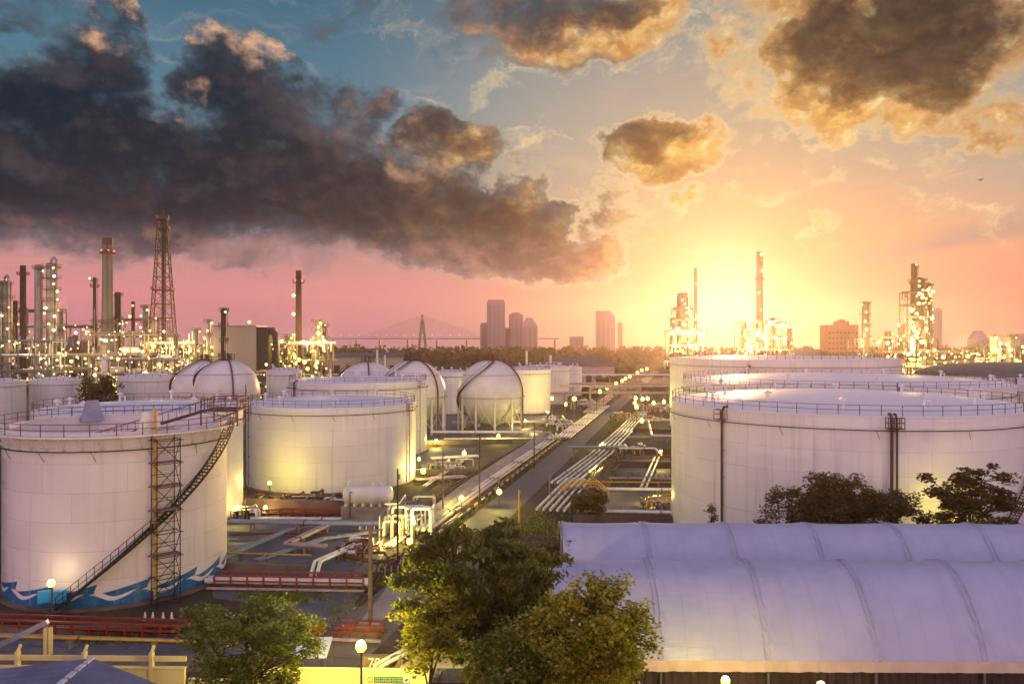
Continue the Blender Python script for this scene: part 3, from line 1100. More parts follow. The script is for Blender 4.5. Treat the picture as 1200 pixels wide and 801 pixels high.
def column(label, px, pyt, wpx, Y, nplat=4, mat='alu', name='process_column', taper=1.0, lamps=6, z0=0, lampc='w', ladder=True, vapour=False,
           head=True, cat='process column', rings=(), plat_from=.25, side=1, lamp_s=1.0, group='process columns of the refineries', platw=1.0):
    p = P(px, pyt, Y)
    H, R = p.z, wpx * Y / FPX / 2
    rng = random.Random(px * 31 + pyt)
    root = thing(name, label, cat, (p.x, Y, z0), rng.uniform(-.3, .3), group)
    prof = [(R * taper, 0), (R * taper, H * .3), (R * (1 + (taper - 1) * .35), H * .62), (R, H - R * .4 * head)]
    if head:
        prof += [(R * .92, H - R * .2), (R * .6, H - .02), (.01, H)]
    else:
        prof += [(R, H), (R * .86, H), (R * .86, H - 2), (.01, H - 2)]
    sh = MB().lathe(prof, 24)
    for i in range(1, 9):
        zz = H * i / 9
        rr = R * (1 + (taper - 1) * max(0, 1 - i / 8))
        sh.ring(rr, zz, .05, 24, 4)
    sh.obj('shell', M[mat], root)
    for i in range(nplat):
        z = H * (plat_from + (1 - plat_from - .03) * (i / max(1, nplat - 1)))
        rr = R * (1 + (taper - 1) * max(0, 1 - z / H / .7))
        w = platw
        a0, a1 = (-2.6, 1.0) if i % 2 else (-3.6, .2)
        if side < 0:
            a0, a1 = a0 - 1.2, a1 - .9
        pl = MB()
        pl.lathe([(rr, z), (rr + w, z), (rr + w, z - .18), (rr, z - .18)], 14, a0=a0, a1=a1)
        pts = [((rr + w) * cos(a0 + (a1 - a0) * k / 8), (rr + w) * sin(a0 + (a1 - a0) * k / 8), z) for k in range(9)]
        pl.rail(pts, 1.1, .06, 1.6)
        for k in (1, 4, 7):
            q = pts[k]
            pl.bar(q, (q[0] * rr / (rr + w), q[1] * rr / (rr + w), z - 1.2), .1)
        pl.obj('platform', M['plat'], root)
    if ladder:
        ld = MB()
        a = -1.2 * side
        for k, dt in enumerate((-.25, .25)):
            ld.bar(((R * taper + .35) * cos(a + dt / R), (R * taper + .35) * sin(a + dt / R), 1), ((R + .35) * cos(a + dt / R), (R + .35) * sin(a + dt / R), H * .97), .08)
        n = int(H / 1.2)
        for k in range(n):
            z = 1 + k * 1.2
            rr = R * (1 + (taper - 1) * max(0, 1 - z / H / .7)) + .35
            ld.ring(.42, z, .03, 8, 3, (cos(a) * (rr + .3), sin(a) * (rr + .3)))
        ld.obj('ladder', M['dark_steel'], root)
    pip = MB()
    for k in range(2 + (nplat > 3)):
        a = -.4 - k * .85 * side
        rr = R * taper + .5 + .15 * k
        top = H * (.98, .72, .5)[k]
        r = min(.35, R * .22)
        if vapour and k == 0:
            arch = [(0, 0, H - .1), (0, 0, H + 1.4), (rr * .5 * cos(a), rr * .5 * sin(a), H + 2.3), (rr * cos(a), rr * sin(a), H + 1.2), (rr * cos(a), rr * sin(a), 1)]
            pip.tube(arch, r * 1.5, 8)
        else:
            pip.tube([(R * .5 * cos(a), R * .5 * sin(a), top), (rr * cos(a), rr * sin(a), top), (rr * cos(a), rr * sin(a), 1)], r, 7)
    if nplat or vapour:
        pip.obj('side_pipe', M['alu'], root)
    for zz in rings:
        rg = MB().lathe([(R + .02, zz * H), (R + 1.3, zz * H), (R + 1.3, zz * H - .2), (R + .02, zz * H - .2)], 20)
        rg.rail([((R + 1.25) * cos(t), (R + 1.25) * sin(t), zz * H) for t in [2 * pi * k / 12 for k in range(13)]], 1.1, .06, 1.4)
        rg.obj('ring_gallery', M['rail'], root)
    for i in range(lamps):
        z = H * (.12 + .84 * (i + rng.uniform(-.2, .2)) / max(1, lamps - 1)) if lamps > 1 else H * .95
        z = min(max(z, 3), H * .99)
        a = rng.uniform(-2.6, -.3)
        bulb(root, ((R * taper + 1.0) * cos(a), (R * taper + 1.0) * sin(a), z), rng.choice([lampc, lampc, 'w', 'y']), lamp_s * rng.uniform(.7, 1.15))
    return root, H, R


def glow(px, py, Y, power, radius=1.5, color=(1, .70, .30)):
    UNIT_LAMPS.append((P(px, py, Y), power, radius, color))


# --- left plant
c1, *_ = column('thick column with a wide platform cap at the outer left of the refinery', 6, 329, 15, 352, 7, 'steel', lamps=10, vapour=True, lamp_s=1.1)
column('plain rust-brown stack between the thick column and a silver column', 27, 311, 6.5, 362, 0, 'rust', 'refinery_stack', 1.15, 0, ladder=True, head=False, cat='stack', group='stacks of the refineries', rings=(.93,))
column('smooth silver column beside the brightly lit platform tower', 45, 310, 8, 358, 2, 'alu', lamps=1, taper=1.1)
column('silver tower ringed by brightly lit platforms with an overhead vapour bend', 60, 308, 11, 350, 10, 'alu', lamps=15, vapour=True, platw=1.9, lamp_s=1.35, lampc='b', plat_from=.2)
column('slender stepped stack standing just to the side of the tall chimney', 111, 325, 3.4, 372, 3, 'dark_steel', 'refinery_stack', 1.8, 2, head=False, cat='stack', group='stacks of the refineries', rings=(.92, .55))
ch, H, R = column('tall pale tapering chimney with a red lit crown', 126, 279, 11, 368, 0, 'chimney', 'chimney', 1.3, 0, ladder=True, head=False, cat='chimney', group='tall chimneys', rings=(.45, .905))
for k in range(6):
    a = k * pi / 3
    bulb(ch, ((R + .9) * cos(a), (R + .9) * sin(a), H * .91 + .6), 'r', .8)
cr = MB().lathe([(R + .06, H * .955), (R + .06, H + .06), (R * .84, H + .06)], 24)
cr.obj('dark_crown', M['rail'], ch)
column('dark column with one lamp-lit head platform beside the tall chimney', 138, 342, 7, 378, 4, 'dark_steel', lamps=4)
column('short rust stack between the tall chimney and the flare derrick', 156, 353, 4, 388, 0, 'rust', 'refinery_stack', 1.0, 1, head=False, cat='stack', group='stacks of the refineries', lampc='y')
column('pale column right beside the foot of the flare derrick', 171, 357, 6.5, 365, 5, 'steel', lamps=9)
column('low lit column inside the foot of the flare derrick', 180, 371, 5, 360, 4, 'alu', lamps=8, lampc='y')
column('short stubby column glowing with lamps before the beige hall', 230, 385, 5, 345, 4, 'steel', lamps=7)
column('lit narrow column at the end of the beige hall', 244, 374, 5, 350, 5, 'alu', lamps=9, lamp_s=1.2)
column('dark slim column rising behind the overlapping spheres', 262, 361, 6, 262, 6, 'dark_steel', lamps=3, platw=.8, lamp_s=.7)
st, H, R = column('tall lamp-hung stack with two red lit rings past the beige hall', 350, 317, 6.5, 345, 0, 'rust', 'refinery_stack', 1.25, 0, head=False, cat='stack', group='stacks of the refineries', rings=(.905, .42))
for k in range(4):
    a = k * pi / 2 - .6
    bulb(st, ((R + .9) * cos(a), (R + .9) * sin(a), H * .91 + .5), 'r', .8)
    bulb(st, ((R + .9) * cos(a), (R + .9) * sin(a), H * .43), 'r', .6)
for k, zz in enumerate((.8, .65, .48, .33, .22)):
    bulb(st, (-R - .8, -1, H * zz), 'y' if k % 2 else 'w', 1.5)
column('stout lit column at the near side of the red-ringed stack', 338, 392, 7, 338, 4, 'steel', lamps=8, lampc='y', lamp_s=1.2)
column('tower of stacked yellow-lit platforms past the red-ringed stack', 373, 374, 7, 340, 7, 'steel', lamps=14, lampc='y', platw=1.6, lamp_s=1.3)
column('lower companion of the yellow-lit platform tower, at its outer side', 380, 379, 5, 350, 5, 'dark_steel', lamps=6, lampc='y', platw=1.4)
column('curved-top dark heater stack before the slender stepped stack', 99, 398, 9, 345, 2, 'dark_steel', lamps=3, taper=1.4)

# --- right plant
column('bulky column glowing yellow nearest to the low sun', 800, 343, 13, 520, 6, 'steel', lamps=18, lampc='y', platw=2.0, lamp_s=1.8, taper=1.25)
column('very thin plain stack just beside the low sun', 815, 314, 3.6, 540, 0, 'steel', 'refinery_stack', 1.2, 2, head=False, cat='stack', group='stacks of the refineries', lampc='y', lamp_s=1.5)
column('tall lamp-dotted stack on the far side of the low sun', 890, 295, 7, 530, 0, 'steel', 'refinery_stack', 1.15, 7, head=False, cat='stack', group='stacks of the refineries', rings=(.78,), lampc='y', lamp_s=1.7)
column('column with lit head beside the brown block', 1014, 353, 8, 500, 6, 'steel', lamps=9, lampc='y', platw=1.4, lamp_s=1.5)
column('tallest column of the far plant, bare pipe standing out of its lit platforms', 1071, 309, 6.5, 480, 2, 'rust', lamps=2, lampc='y', head=False, lamp_s=1.4, rings=(.83,))
column('broad platform-clad column at the foot of the tallest column', 1075, 325, 15, 476, 9, 'rust', lamps=20, lampc='y', platw=1.6, lamp_s=1.6)
column('round-topped column leaning against the broad platform-clad column', 1087, 331, 7, 484, 7, 'rust', lamps=12, lampc='y', platw=1.6, lamp_s=1.5)
column('low column with a cluster of lamps before the far plant', 1056, 380, 7, 470, 4, 'rust', lamps=7, lampc='y', lamp_s=1.4)
column('small lit column between the sun-side stack and the chimney foot', 871, 376, 6, 515, 4, 'steel', lamps=8, lampc='y', lamp_s=1.6)


def derrick():
    p = P(191, 247, 372)
    H = p.z
    root = thing('flare_derrick', 'tall open lattice flare derrick with a riser pipe through its middle', 'derrick', (p.x, 372, 0), .25)
    wb, wt = 7.6, 1.9
    w = lambda z: wb + (wt - wb) * min(1, z / (H * .94)) ** .8
    cnr = lambda k, z: Vector(((-1, 1, 1, -1)[k] * w(z), (-1, -1, 1, 1)[k] * w(z), z))
    n = 13
    lv = [H * .95 * (1 - (1 - i / n) ** 1.15) for i in range(n + 1)]
    for k in range(4):
        lg = MB()
        for i in range(n):
            lg.bar(cnr(k, lv[i]), cnr(k, lv[i + 1]), .46)
        lg.obj('leg', M['dark_steel'], root)
    br = MB()
    for i in range(n):
        for k in range(4):
            a, b, c, d = cnr(k, lv[i]), cnr((k + 1) % 4, lv[i]), cnr(k, lv[i + 1]), cnr((k + 1) % 4, lv[i + 1])
            br.bar(c, d, .26)
            br.bar(a, d, .2)
            br.bar(b, c, .2)
    br.obj('cross_bracing', M['dark_steel'], root)
    MB().tube([(0, 0, 2), (0, 0, H + .5)], .62, 10).tube([(.9, .5, 2), (.9, .5, H * .97)], .25, 6).tube([(-.6, -.3, H * .9), (-.6, -.3, H + 3.0)], .2, 6).obj('riser_pipe', M['rust'], root)
    for zz in (.30, .56, .90, .955):
        pl = MB()
        ww = w(H * zz) + .7
        pl.box((0, 0, H * zz), (ww * 2, ww * 2, .18))
        pl.rail([(-ww, -ww, H * zz), (ww, -ww, H * zz), (ww, ww, H * zz), (-ww, ww, H * zz), (-ww, -ww, H * zz)], 1.2, .08, 2.5)
        pl.obj('platform', M['plat'], root)
    for i in range(9):
        bulb(root, (random.uniform(-6, 6), -w(5) - .4, 3 + i * 3.1), 'y' if i % 2 else 'w', 1.2)
    return root
derrick()


def unit(label, px0, px1, Y, depth, top, seed, nl=20, pipe_m=('alu', 'steel', 'pipe_white'), frame='plat', lampc='w', levels=3, vessels=4, lamp_s=1.0, dens=1.0, zmax_lamps=None):
    """an open steel frame full of pipes and vessels; local x runs along the frame"""
    rng = random.Random(seed)
    x0, x1 = (px0 - 600) * Y / FPX, (px1 - 600) * Y / FPX
    L = x1 - x0
    root = thing('process_unit', label, 'process unit', ((x0 + x1) / 2, Y, 0), rng.uniform(-.04, .04), 'open steel process units')
    fr, pw = MB(), {}
    nb = max(2, int(L / 6))
    zs = [top * (k + 1) / levels for k in range(levels)]
    for i in range(nb + 1):
        x = -L / 2 + L * i / nb
        tt = top * rng.choice((1, 1, .68, 1.0)) if 0 < i < nb else top
        for y in (0, depth):
            fr.bar((x, y, 0), (x, y, tt), .36)
        for z in zs:
            fr.bar((x, 0, z), (x, depth, z), .3)
        if i < nb and rng.random() < .4:
            fr.bar((x, 0, zs[0]), (x + L / nb, 0, zs[1]), .16)
    for z in zs:
        for y in (0, depth):
            fr.bar((-L / 2, y, z), (L / 2, y, z), .32)
        if rng.random() < .6:
            fr.rail([(-L / 2, -.2, z + .1), (L / 2, -.2, z + .1)], 1.1, .06, 2.2)
    fr.obj('steel_frame', M[frame], root)
    for z in zs:
        mb = MB()
        for k in range(int(6 * dens)):
            y = rng.uniform(.2, depth - .2)
            a = -L / 2 + rng.random() * L * .3 - 2
            b = L / 2 - rng.random() * L * .3 + 2
            r = rng.uniform(.14, .42)
            zz = z + .3 + r
            pts = [(a, y, zz), (b, y, zz)]
            if rng.random() < .6:
                dz = rng.uniform(2, 5) * rng.choice((-1, 1))
                pts.append((b, y, max(.5, zz + dz)))
            if rng.random() < .4:
                pts.insert(0, (a, y, max(.5, zz - rng.uniform(2, 5))))
            mb.tube(pts, r, 7)
        for k in range(int(L / 4 * dens)):
            x, y = rng.uniform(-L / 2, L / 2), rng.uniform(-.6, depth)
            r = rng.uniform(.1, .3)
            zt = z + rng.uniform(.5, 2.5)
            pts = [(x, y, max(.3, z - rng.uniform(2, 7))), (x, y, zt)]
            if rng.random() < .6:
                pts.append((x + rng.uniform(-2, 2), y, zt))
                pts.append((pts[-1][0], y, zt - rng.uniform(.6, 3)))
            mb.tube(pts, r, 6)
        mb.obj('pipework', M[rng.choice(pipe_m)], root)
    for k in range(vessels):
        x, y, z = rng.uniform(-L / 2 + 2, L / 2 - 2), rng.uniform(.5, depth - .5), rng.choice([0] + zs[:-1])
        mb = MB()
        r = rng.uniform(.8, 1.7)
        if rng.random() < .5:
            hh = rng.uniform(4, 8)
            mb.lathe([(r, 0), (r, hh), (r * .7, hh + r * .5), (.01, hh + r * .7)], 16, (x, y, z))
        else:
            l = rng.uniform(3, 6)
            mb.tube([(x - l / 2 - r * .5, y, z + r + .5), (x - l / 2, y, z + r + .5), (x + l / 2, y, z + r + .5), (x + l / 2 + r * .5, y, z + r + .5)], [r * .4, r, r, r * .4], 16)
            mb.box((x - l * .3, y, z + .3), (.4, r * 1.4, .9)).box((x + l * .3, y, z + .3), (.4, r * 1.4, .9))
        mb.obj('vessel', M[rng.choice(('alu', 'pipe_white', 'steel'))], root)
    nl = int(nl * 1.5)
    for k in range(nl):
        z = rng.choice(zs) + rng.uniform(-3.2, 1.8)
        bulb(root, (-L / 2 + L * (k + rng.uniform(.1, .9)) / nl, -.6 - rng.random(), min(max(1.5, z), zmax_lamps or 99)), rng.choice((lampc, lampc, 'y', 'w')), lamp_s * rng.choice((.4, .55, .7, .9, 1.35)))
    return root


unit('long green-grey pipe rack at the outer left, two decks of pipes', -60, 62, 305, 8, 23, 1, 26, frame='green_steel', levels=4, vessels=5)
unit('lit pipe frame behind the two pale tanks, under the platform tower', 40, 108, 330, 12, 17, 2, 26, vessels=5, dens=1.3)
unit('dense steel frame at the foot of the tall chimney', 100, 170, 345, 12, 26, 3, 30, vessels=6, dens=1.4, frame='steel')
unit('low frame of pipes and lamps before the tall chimney', 108, 205, 300, 8, 16, 4, 30, lampc='y', vessels=5, dens=1.3)
unit('yellow-lit steel frame around the foot of the flare derrick', 168, 226, 352, 10, 22, 5, 26, lampc='y', vessels=5, dens=1.4)
unit('small frame of lamps in front of the beige hall', 205, 262, 325, 8, 13, 6, 22, lampc='y', vessels=4)
unit('pipe frame joined to the end of the beige hall', 304, 336, 325, 8, 21, 7, 16, vessels=4, dens=1.3, frame='dark_steel')
unit('yellow-lit frame around the red-ringed stack', 330, 384, 332, 9, 22, 8, 28, lampc='y', vessels=5, dens=1.4, lamp_s=1.15)
unit('low strip of lit pipes behind the small grey tank', 262, 345, 300, 6, 9, 9, 18, lampc='y', levels=2, vessels=3)
unit('frame under the bulky column nearest to the low sun', 784, 828, 500, 12, 30, 10, 36, lampc='y', vessels=5, lamp_s=1.7, dens=1.2)
unit('low glowing frame between the two sunward plants', 825, 872, 505, 10, 12, 11, 18, lampc='y', levels=2, vessels=4, lamp_s=1.7)
unit('heavy frame carrying pipes at the foot of the lamp-dotted stack', 868, 926, 500, 14, 35, 12, 44, lampc='y', levels=4, vessels=8, lamp_s=1.7, dens=1.3)
unit('long low frame dotted with lamps beside the brown block', 955, 1045, 470, 8, 11, 13, 26, lampc='y', levels=2, vessels=4, lamp_s=1.6)
unit('frame crowded with lamps below the tallest far column', 1035, 1098, 455, 12, 25, 14, 34, lampc='y', vessels=6, lamp_s=1.5, dens=1.4, frame='rust')
unit('long pipe bridge hung with an even row of yellow lamps', 1092, 1172, 440, 6, 17, 15, 40, lampc='y', levels=3, vessels=2, lamp_s=1.5, frame='rust')
unit('end tower of the lamp-hung pipe bridge', 1155, 1200, 430, 10, 20, 16, 20, lampc='y', vessels=3, lamp_s=1.6, frame='rust')

unit('hind frame of vessels and pipes between the silver tower and the tall chimney', 62, 128, 385, 14, 30, 21, 24, vessels=6, dens=1.3, frame='steel', lamp_s=1.1)
unit('tall hind frame between the tall chimney and the flare derrick', 128, 186, 398, 14, 34, 22, 24, vessels=6, dens=1.3, levels=4, lampc='y', lamp_s=1.1)
unit('hind frame stretching from the flare derrick to the beige hall', 186, 250, 392, 12, 20, 23, 22, vessels=5, dens=1.3, lampc='y', lamp_s=1.1)
unit('hind frame at the outer left behind the thick column', -30, 62, 392, 12, 38, 24, 30, vessels=6, dens=1.2, levels=5, lamp_s=1.1)
unit('low frame of tanks and lamps along the foot of the left plant', 60, 230, 282, 6, 8, 25, 34, lampc='y', levels=2, vessels=6, dens=1.5)
unit('hind frame in the glow behind the low sunward frame', 790, 925, 545, 12, 17, 26, 34, vessels=6, dens=1.2, lampc='y', lamp_s=1.8)
unit('hind frame behind the crowded far columns', 1000, 1100, 510, 12, 24, 27, 30, vessels=6, dens=1.2, lampc='y', lamp_s=1.6, frame='rust')
column('dark narrow column at the outer edge between hind frames', 18, 352, 5, 380, 5, 'dark_steel', lamps=5)
column('second silver column partly behind the lit silver tower', 72, 362, 5, 372, 4, 'alu', lamps=5)
column('low stout column beside the low frame in front of the derrick', 205, 392, 6, 340, 3, 'steel', lamps=6, lampc='y')
column('slim column inside the frame at the foot of the lamp-dotted stack', 905, 372, 6, 512, 5, 'steel', lamps=9, lampc='y', lamp_s=1.5)
column('stubby column at the outer side of the bulky sunward column', 788, 372, 6, 508, 4, 'steel', lamps=7, lampc='y', lamp_s=1.5)
unit('lattice of decks wrapped round the bulky sunward column', 792, 812, 516, 9, 44, 28, 26, lampc='y', levels=6, vessels=3, lamp_s=1.6)
unit('lattice of decks wrapped round the tallest far column', 1063, 1092, 470, 9, 52, 29, 40, lampc='y', levels=7, vessels=4, lamp_s=1.5, frame='rust')
column('little lit column at the far end of the sunward frame', 925, 385, 5, 520, 4, 'steel', lamps=7, lampc='y', lamp_s=1.6)
column('short column among the lamps between brown block and tallest column', 1040, 388, 6, 475, 3, 'rust', lamps=6, lampc='y', lamp_s=1.5)
column('round low tower capped with lamps near the outer edge of the pipe bridge', 1165, 392, 9, 425, 3, 'steel', lamps=8, lampc='y', lamp_s=1.5, platw=1.6)
column('twin of the low lamp-capped tower, at the very edge of the view', 1183, 393, 9, 428, 3, 'steel', lamps=8, lampc='y', lamp_s=1.5, platw=1.6)
for a in ((30, 402, 318, 7000), (66, 352, 328, 4500), (125, 412, 322, 11000), (190, 405, 340, 11000, 2, (1, .72, .2)), (235, 405, 318, 7000, 2, (1, .72, .2)), (355, 400, 325, 11000, 2, (1, .72, .2)), (376, 385, 330, 6000, 2, (1, .72, .2)),
          (805, 390, 485, 42000, 2, (1, .7, .2)), (895, 392, 485, 42000, 2, (1, .7, .2)), (1010, 400, 452, 26000, 2, (1, .7, .2)), (1070, 385, 436, 50000, 2, (1, .7, .2)), (1130, 402, 420, 26000, 2, (1, .7, .2)), (1180, 405, 412, 20000, 2, (1, .7, .2))):
    glow(*a)
for i, (loc, pw, r, c) in enumerate(UNIT_LAMPS):
    lamp('plant_lamp', loc, pw * 3.2, r, c)

# beige hall with its bent duct
x0, x1 = (250 - 600) * 318 / FPX, (300 - 600) * 318 / FPX
hall = thing('industrial_hall', 'plain beige windowless hall with a bent duct at one end', 'hall', ((x0 + x1) / 2, 318, 0), 0)
W = x1 - x0
MB().box((0, 7, 20), (W, 14, 18.4)).obj('walls', M['beige'], hall)
MB().box((0, 7, 29.35), (W + .5, 14.5, .3)).obj('roof_edge', M['steel'], hall)
lg = MB()
for x in (-W / 2 + 1, 0, W / 2 - 1):
    for y in (1, 13):
        lg.bar((x, y, 0), (x, y, 10.8), .6)
lg.obj('support_frame', M['plat'], hall)
MB().box((W / 2 + 2.2, 7, 20.5), (4.2, 12, 17)).obj('dark_annex', M['dark_steel'], hall)
MB().tube([(W / 2 + 4, 3, 27), (W / 2 + 5.5, 3, 27.5), (W / 2 + 7, 3, 25.8), (W / 2 + 7.3, 3, 22), (W / 2 + 7.3, 3, 4)], 1.3, 12).obj('duct', M['dark_steel'], hall)
bulb(hall, (W / 2 - 4, 4, 31), 'y', 1.3)
bulb(hall, (W / 2 + 4, .4, 14), 'b', 1.2)
# brown block
x0, x1 = (970 - 600) * 700 / FPX, (1006 - 600) * 700 / FPX
bb = thing('office_block', 'square brown block with a stepped roof hut behind the far frames', 'building', ((x0 + x1) / 2, 700, 0), 0)
W = x1 - x0
MB().box((0, 9, 19), (W, 18, 38)).obj('walls', M['brown_block'], bb)
MB().box((2, 9, 39.7), (11, 8, 3.4)).box((2, 9, 42.2), (5, 5, 1.6)).obj('roof_hut', M['brown_block'], bb)
wn = MB()
for r_ in range(6):
    for k in range(8):
        wn.box((-W / 2 + W * (k + .5) / 8, -.05, 8 + r_ * 4.6), (1.9, .1, 1.8))
wn.obj('glazing', M['dark_steel'], bb)


# ------------------------------------------------------------------ skyline and bridge
CY_ = 1330.0
def tower(label, px0, px1, pyt, Yo=0, crown=None, group='hazy city towers', floors=26):
    Y = CY_ + Yo * .6
    x0, x1 = (px0 - 600) * Y / FPX, (px1 - 600) * Y / FPX
    W, H, D = x1 - x0, P(600, pyt, Y).z, 22
    root = thing('tower_block', label, 'tower block', ((x0 + x1) / 2, Y, 0), random.Random(px0).uniform(-.15, .15), group)
    b = MB()
    if crown == 'pitch':
        hb = H - W * .55
        b.box((0, D / 2, hb / 2), (W, D, hb))
        o = b.obj('walls', M['haze_city'], root)
        w = W / 2
        r = MB().add([(-w, 0, hb), (w, 0, hb), (w, D, hb), (-w, D, hb), (-w * .35, D * .3, H), (w * .35, D * .3, H), (w * .35, D * .7, H), (-w * .35, D * .7, H)],
                     [(0, 1, 5, 4), (1, 2, 6, 5), (2, 3, 7, 6), (3, 0, 4, 7), (4, 5, 6, 7)])
        r.obj('roof', M['haze_city'], root)
    elif crown == 'slope':
        w = W / 2
        hb = H * .86
        b.add([(-w, 0, 0), (w, 0, 0), (w, D, 0), (-w, D, 0), (-w, 0, H), (w * .5, 0, H), (w, 0, hb), (-w, D, H), (w * .5, D, H), (w, D, hb)],
              [(0, 1, 6, 5, 4), (3, 7, 8, 9, 2), (0, 4, 7, 3), (1, 2, 9, 6), (6, 9, 8, 5), (5, 8, 7, 4)])
        b.obj('walls', M['haze_city'], root)
    else:
        b.box((0, D / 2, H * .48), (W, D, H * .96))
        b.obj('walls', M['haze_city'], root)
        MB().box((0, D / 2, H * .98), (W * (.9 if crown == 'flat' else .6), D * .8, H * .04)).obj('roof_storey', M['haze_city'], root)
        hb = H * .95
    ws = MB()
    n = max(2, int(W / 7))
    hh = (hb if crown else hb) - 4
    for f in range(floors):
        z = 10 + (hh - 10) * (f + .5) / floors
        for k in range(n):
            ws.box((-W / 2 + W * (k + .5) / n, -.12, z), (W / n * .62, .2, (hh - 10) / floors * .55))
    ws.obj('glazing', M['hazed_glass'], root)
    return root
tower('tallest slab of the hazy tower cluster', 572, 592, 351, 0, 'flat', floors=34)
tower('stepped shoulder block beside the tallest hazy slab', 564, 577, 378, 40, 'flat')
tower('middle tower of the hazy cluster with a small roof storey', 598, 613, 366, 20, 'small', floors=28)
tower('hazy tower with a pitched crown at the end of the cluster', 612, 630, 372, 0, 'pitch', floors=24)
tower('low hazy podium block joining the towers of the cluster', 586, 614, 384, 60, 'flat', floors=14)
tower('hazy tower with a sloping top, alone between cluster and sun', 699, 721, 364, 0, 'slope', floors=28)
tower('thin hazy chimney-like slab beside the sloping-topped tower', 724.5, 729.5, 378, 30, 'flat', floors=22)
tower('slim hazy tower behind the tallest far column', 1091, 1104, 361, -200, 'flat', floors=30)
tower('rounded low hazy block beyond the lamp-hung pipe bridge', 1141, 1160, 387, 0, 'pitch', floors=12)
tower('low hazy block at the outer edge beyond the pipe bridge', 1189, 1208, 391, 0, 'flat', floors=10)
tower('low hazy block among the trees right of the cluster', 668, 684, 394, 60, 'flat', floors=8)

Y = 1400
br = thing('cable_stayed_bridge', 'faint cable-stayed bridge with one pointed pylon on the horizon', 'bridge', P(495, 400.5, Y).xy.to_3d(), 0)
sc = Y / FPX
zd = 23 + 4.0 * sc
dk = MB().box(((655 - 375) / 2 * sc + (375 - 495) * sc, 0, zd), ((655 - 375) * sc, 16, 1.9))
dk.obj('deck', M['haze_city'], br)  # haze-tinted colour fades the deck
zt = 23 + 32 * sc
for s_ in (-1, 1):
    MB().bar((s_ * 7, 0, 0), (s_ * 1.0, 0, zt * .86), 4.5).obj('pylon_leg', M['concrete'], br)
MB().bar((0, 0, zt * .8), (0, 0, zt), 3.4).obj('pylon_mast', M['concrete'], br)
cb = MB()
for k in range(1, 13):
    for s_ in (-1, 1):
        cb.bar((0, 0, zt * (.6 + .38 * k / 12)), (s_ * k * 9.5, 0, zd + 1.5), .35)
cb.obj('stay_cables', M['steel'], br)
for k, px in enumerate((391, 418, 445, 478, 512, 547, 582, 617, 650)):
    MB().box(((px - 495) * sc, 0, zd / 2 - 1), (3, 8, zd - 2.4)).obj('pier', M['haze_city'], br)
for k in range(26):
    bulb(br, ((380 + k * 10.6 - 495) * sc, -11.5, zd + 6), 'y', .7)

# ------------------------------------------------------------------ ground, road, paving (each sheet a few mm above the one below)
def sheet(name, pts, z, m, k='structure'):
    mb = MB().add([(p[0], p[1], z) for p in pts], [tuple(range(len(pts)))])
    return kind(mb.obj(name, m), k)


gm = MB()
XS = [-1490, -900, -400, -200, -100, -50, 0, 50, 100, 200, 400, 900, 1490]
YS = [-110, 20, 60, 100, 150, 220, 320, 480, 800, 1200, 1800]
for j, y in enumerate(YS):
    for x in XS:
        gm.v.append((x, y, 0))
for j in range(len(YS) - 1):
    for i in range(len(XS) - 1):
        a = j * len(XS) + i
        gm.f.append((a, a + 1, a + 1 + len(XS), a + len(XS)))
        gm.sm.append(False)
kind(gm.obj('ground', M['ground']), 'structure')
RX = lambda Y: -1.6 + .222 * (Y - 110)          # centre of the service road
sheet('service_road', [(RX(52) - 2.6, 52), (RX(52) + 2.6, 52), (RX(640) + 2.6, 640), (RX(640) - 2.6, 640)], .012, M['asphalt'])
# paved yards inside the dikes
sheet('paved_yard', [G(250, 700), G(410, 722), G(455, 640), G(470, 612), G(268, 606), G(240, 640)], .004, M['pad'])
sheet('paved_yard', [G(-60, 768), G(215, 775), G(330, 770), G(330, 738), G(215, 741), G(-60, 742)], .004, M['pad'])
sheet('paved_yard', [G(300, 772), G(400, 780), G(432, 722), G(410, 700), G(300, 700)], .008, M['pad'])
sheet('paved_yard', [G(470, 560), G(540, 545), G(560, 524), G(470, 526)], .004, M['pad'])
sheet('paved_yard', [G(690, 560), G(785, 560), G(785, 536), G(705, 536)], .004, M['asphalt'])
sheet('paved_yard', [G(690, 598), G(785, 598), G(785, 575), G(705, 575)], .004, M['asphalt'])
sheet('footpath', [G(416, 735), G(438, 738), G(482, 690), G(520, 655), G(500, 652), G(455, 686)], .016, M['path'])
sheet('forecourt', [G(498, 800), G(560, 800), G(600, 740), G(540, 742)], .016, M['path'])
sheet('sphere_yard', [(-30, 188), (-2, 186), (16, 250), (-60, 250), (-70, 188)], .004, M['pad'])
kind(MB().box((0, 640, .006), (1400, 5, .012)).obj('far_road', M['asphalt']), 'structure')
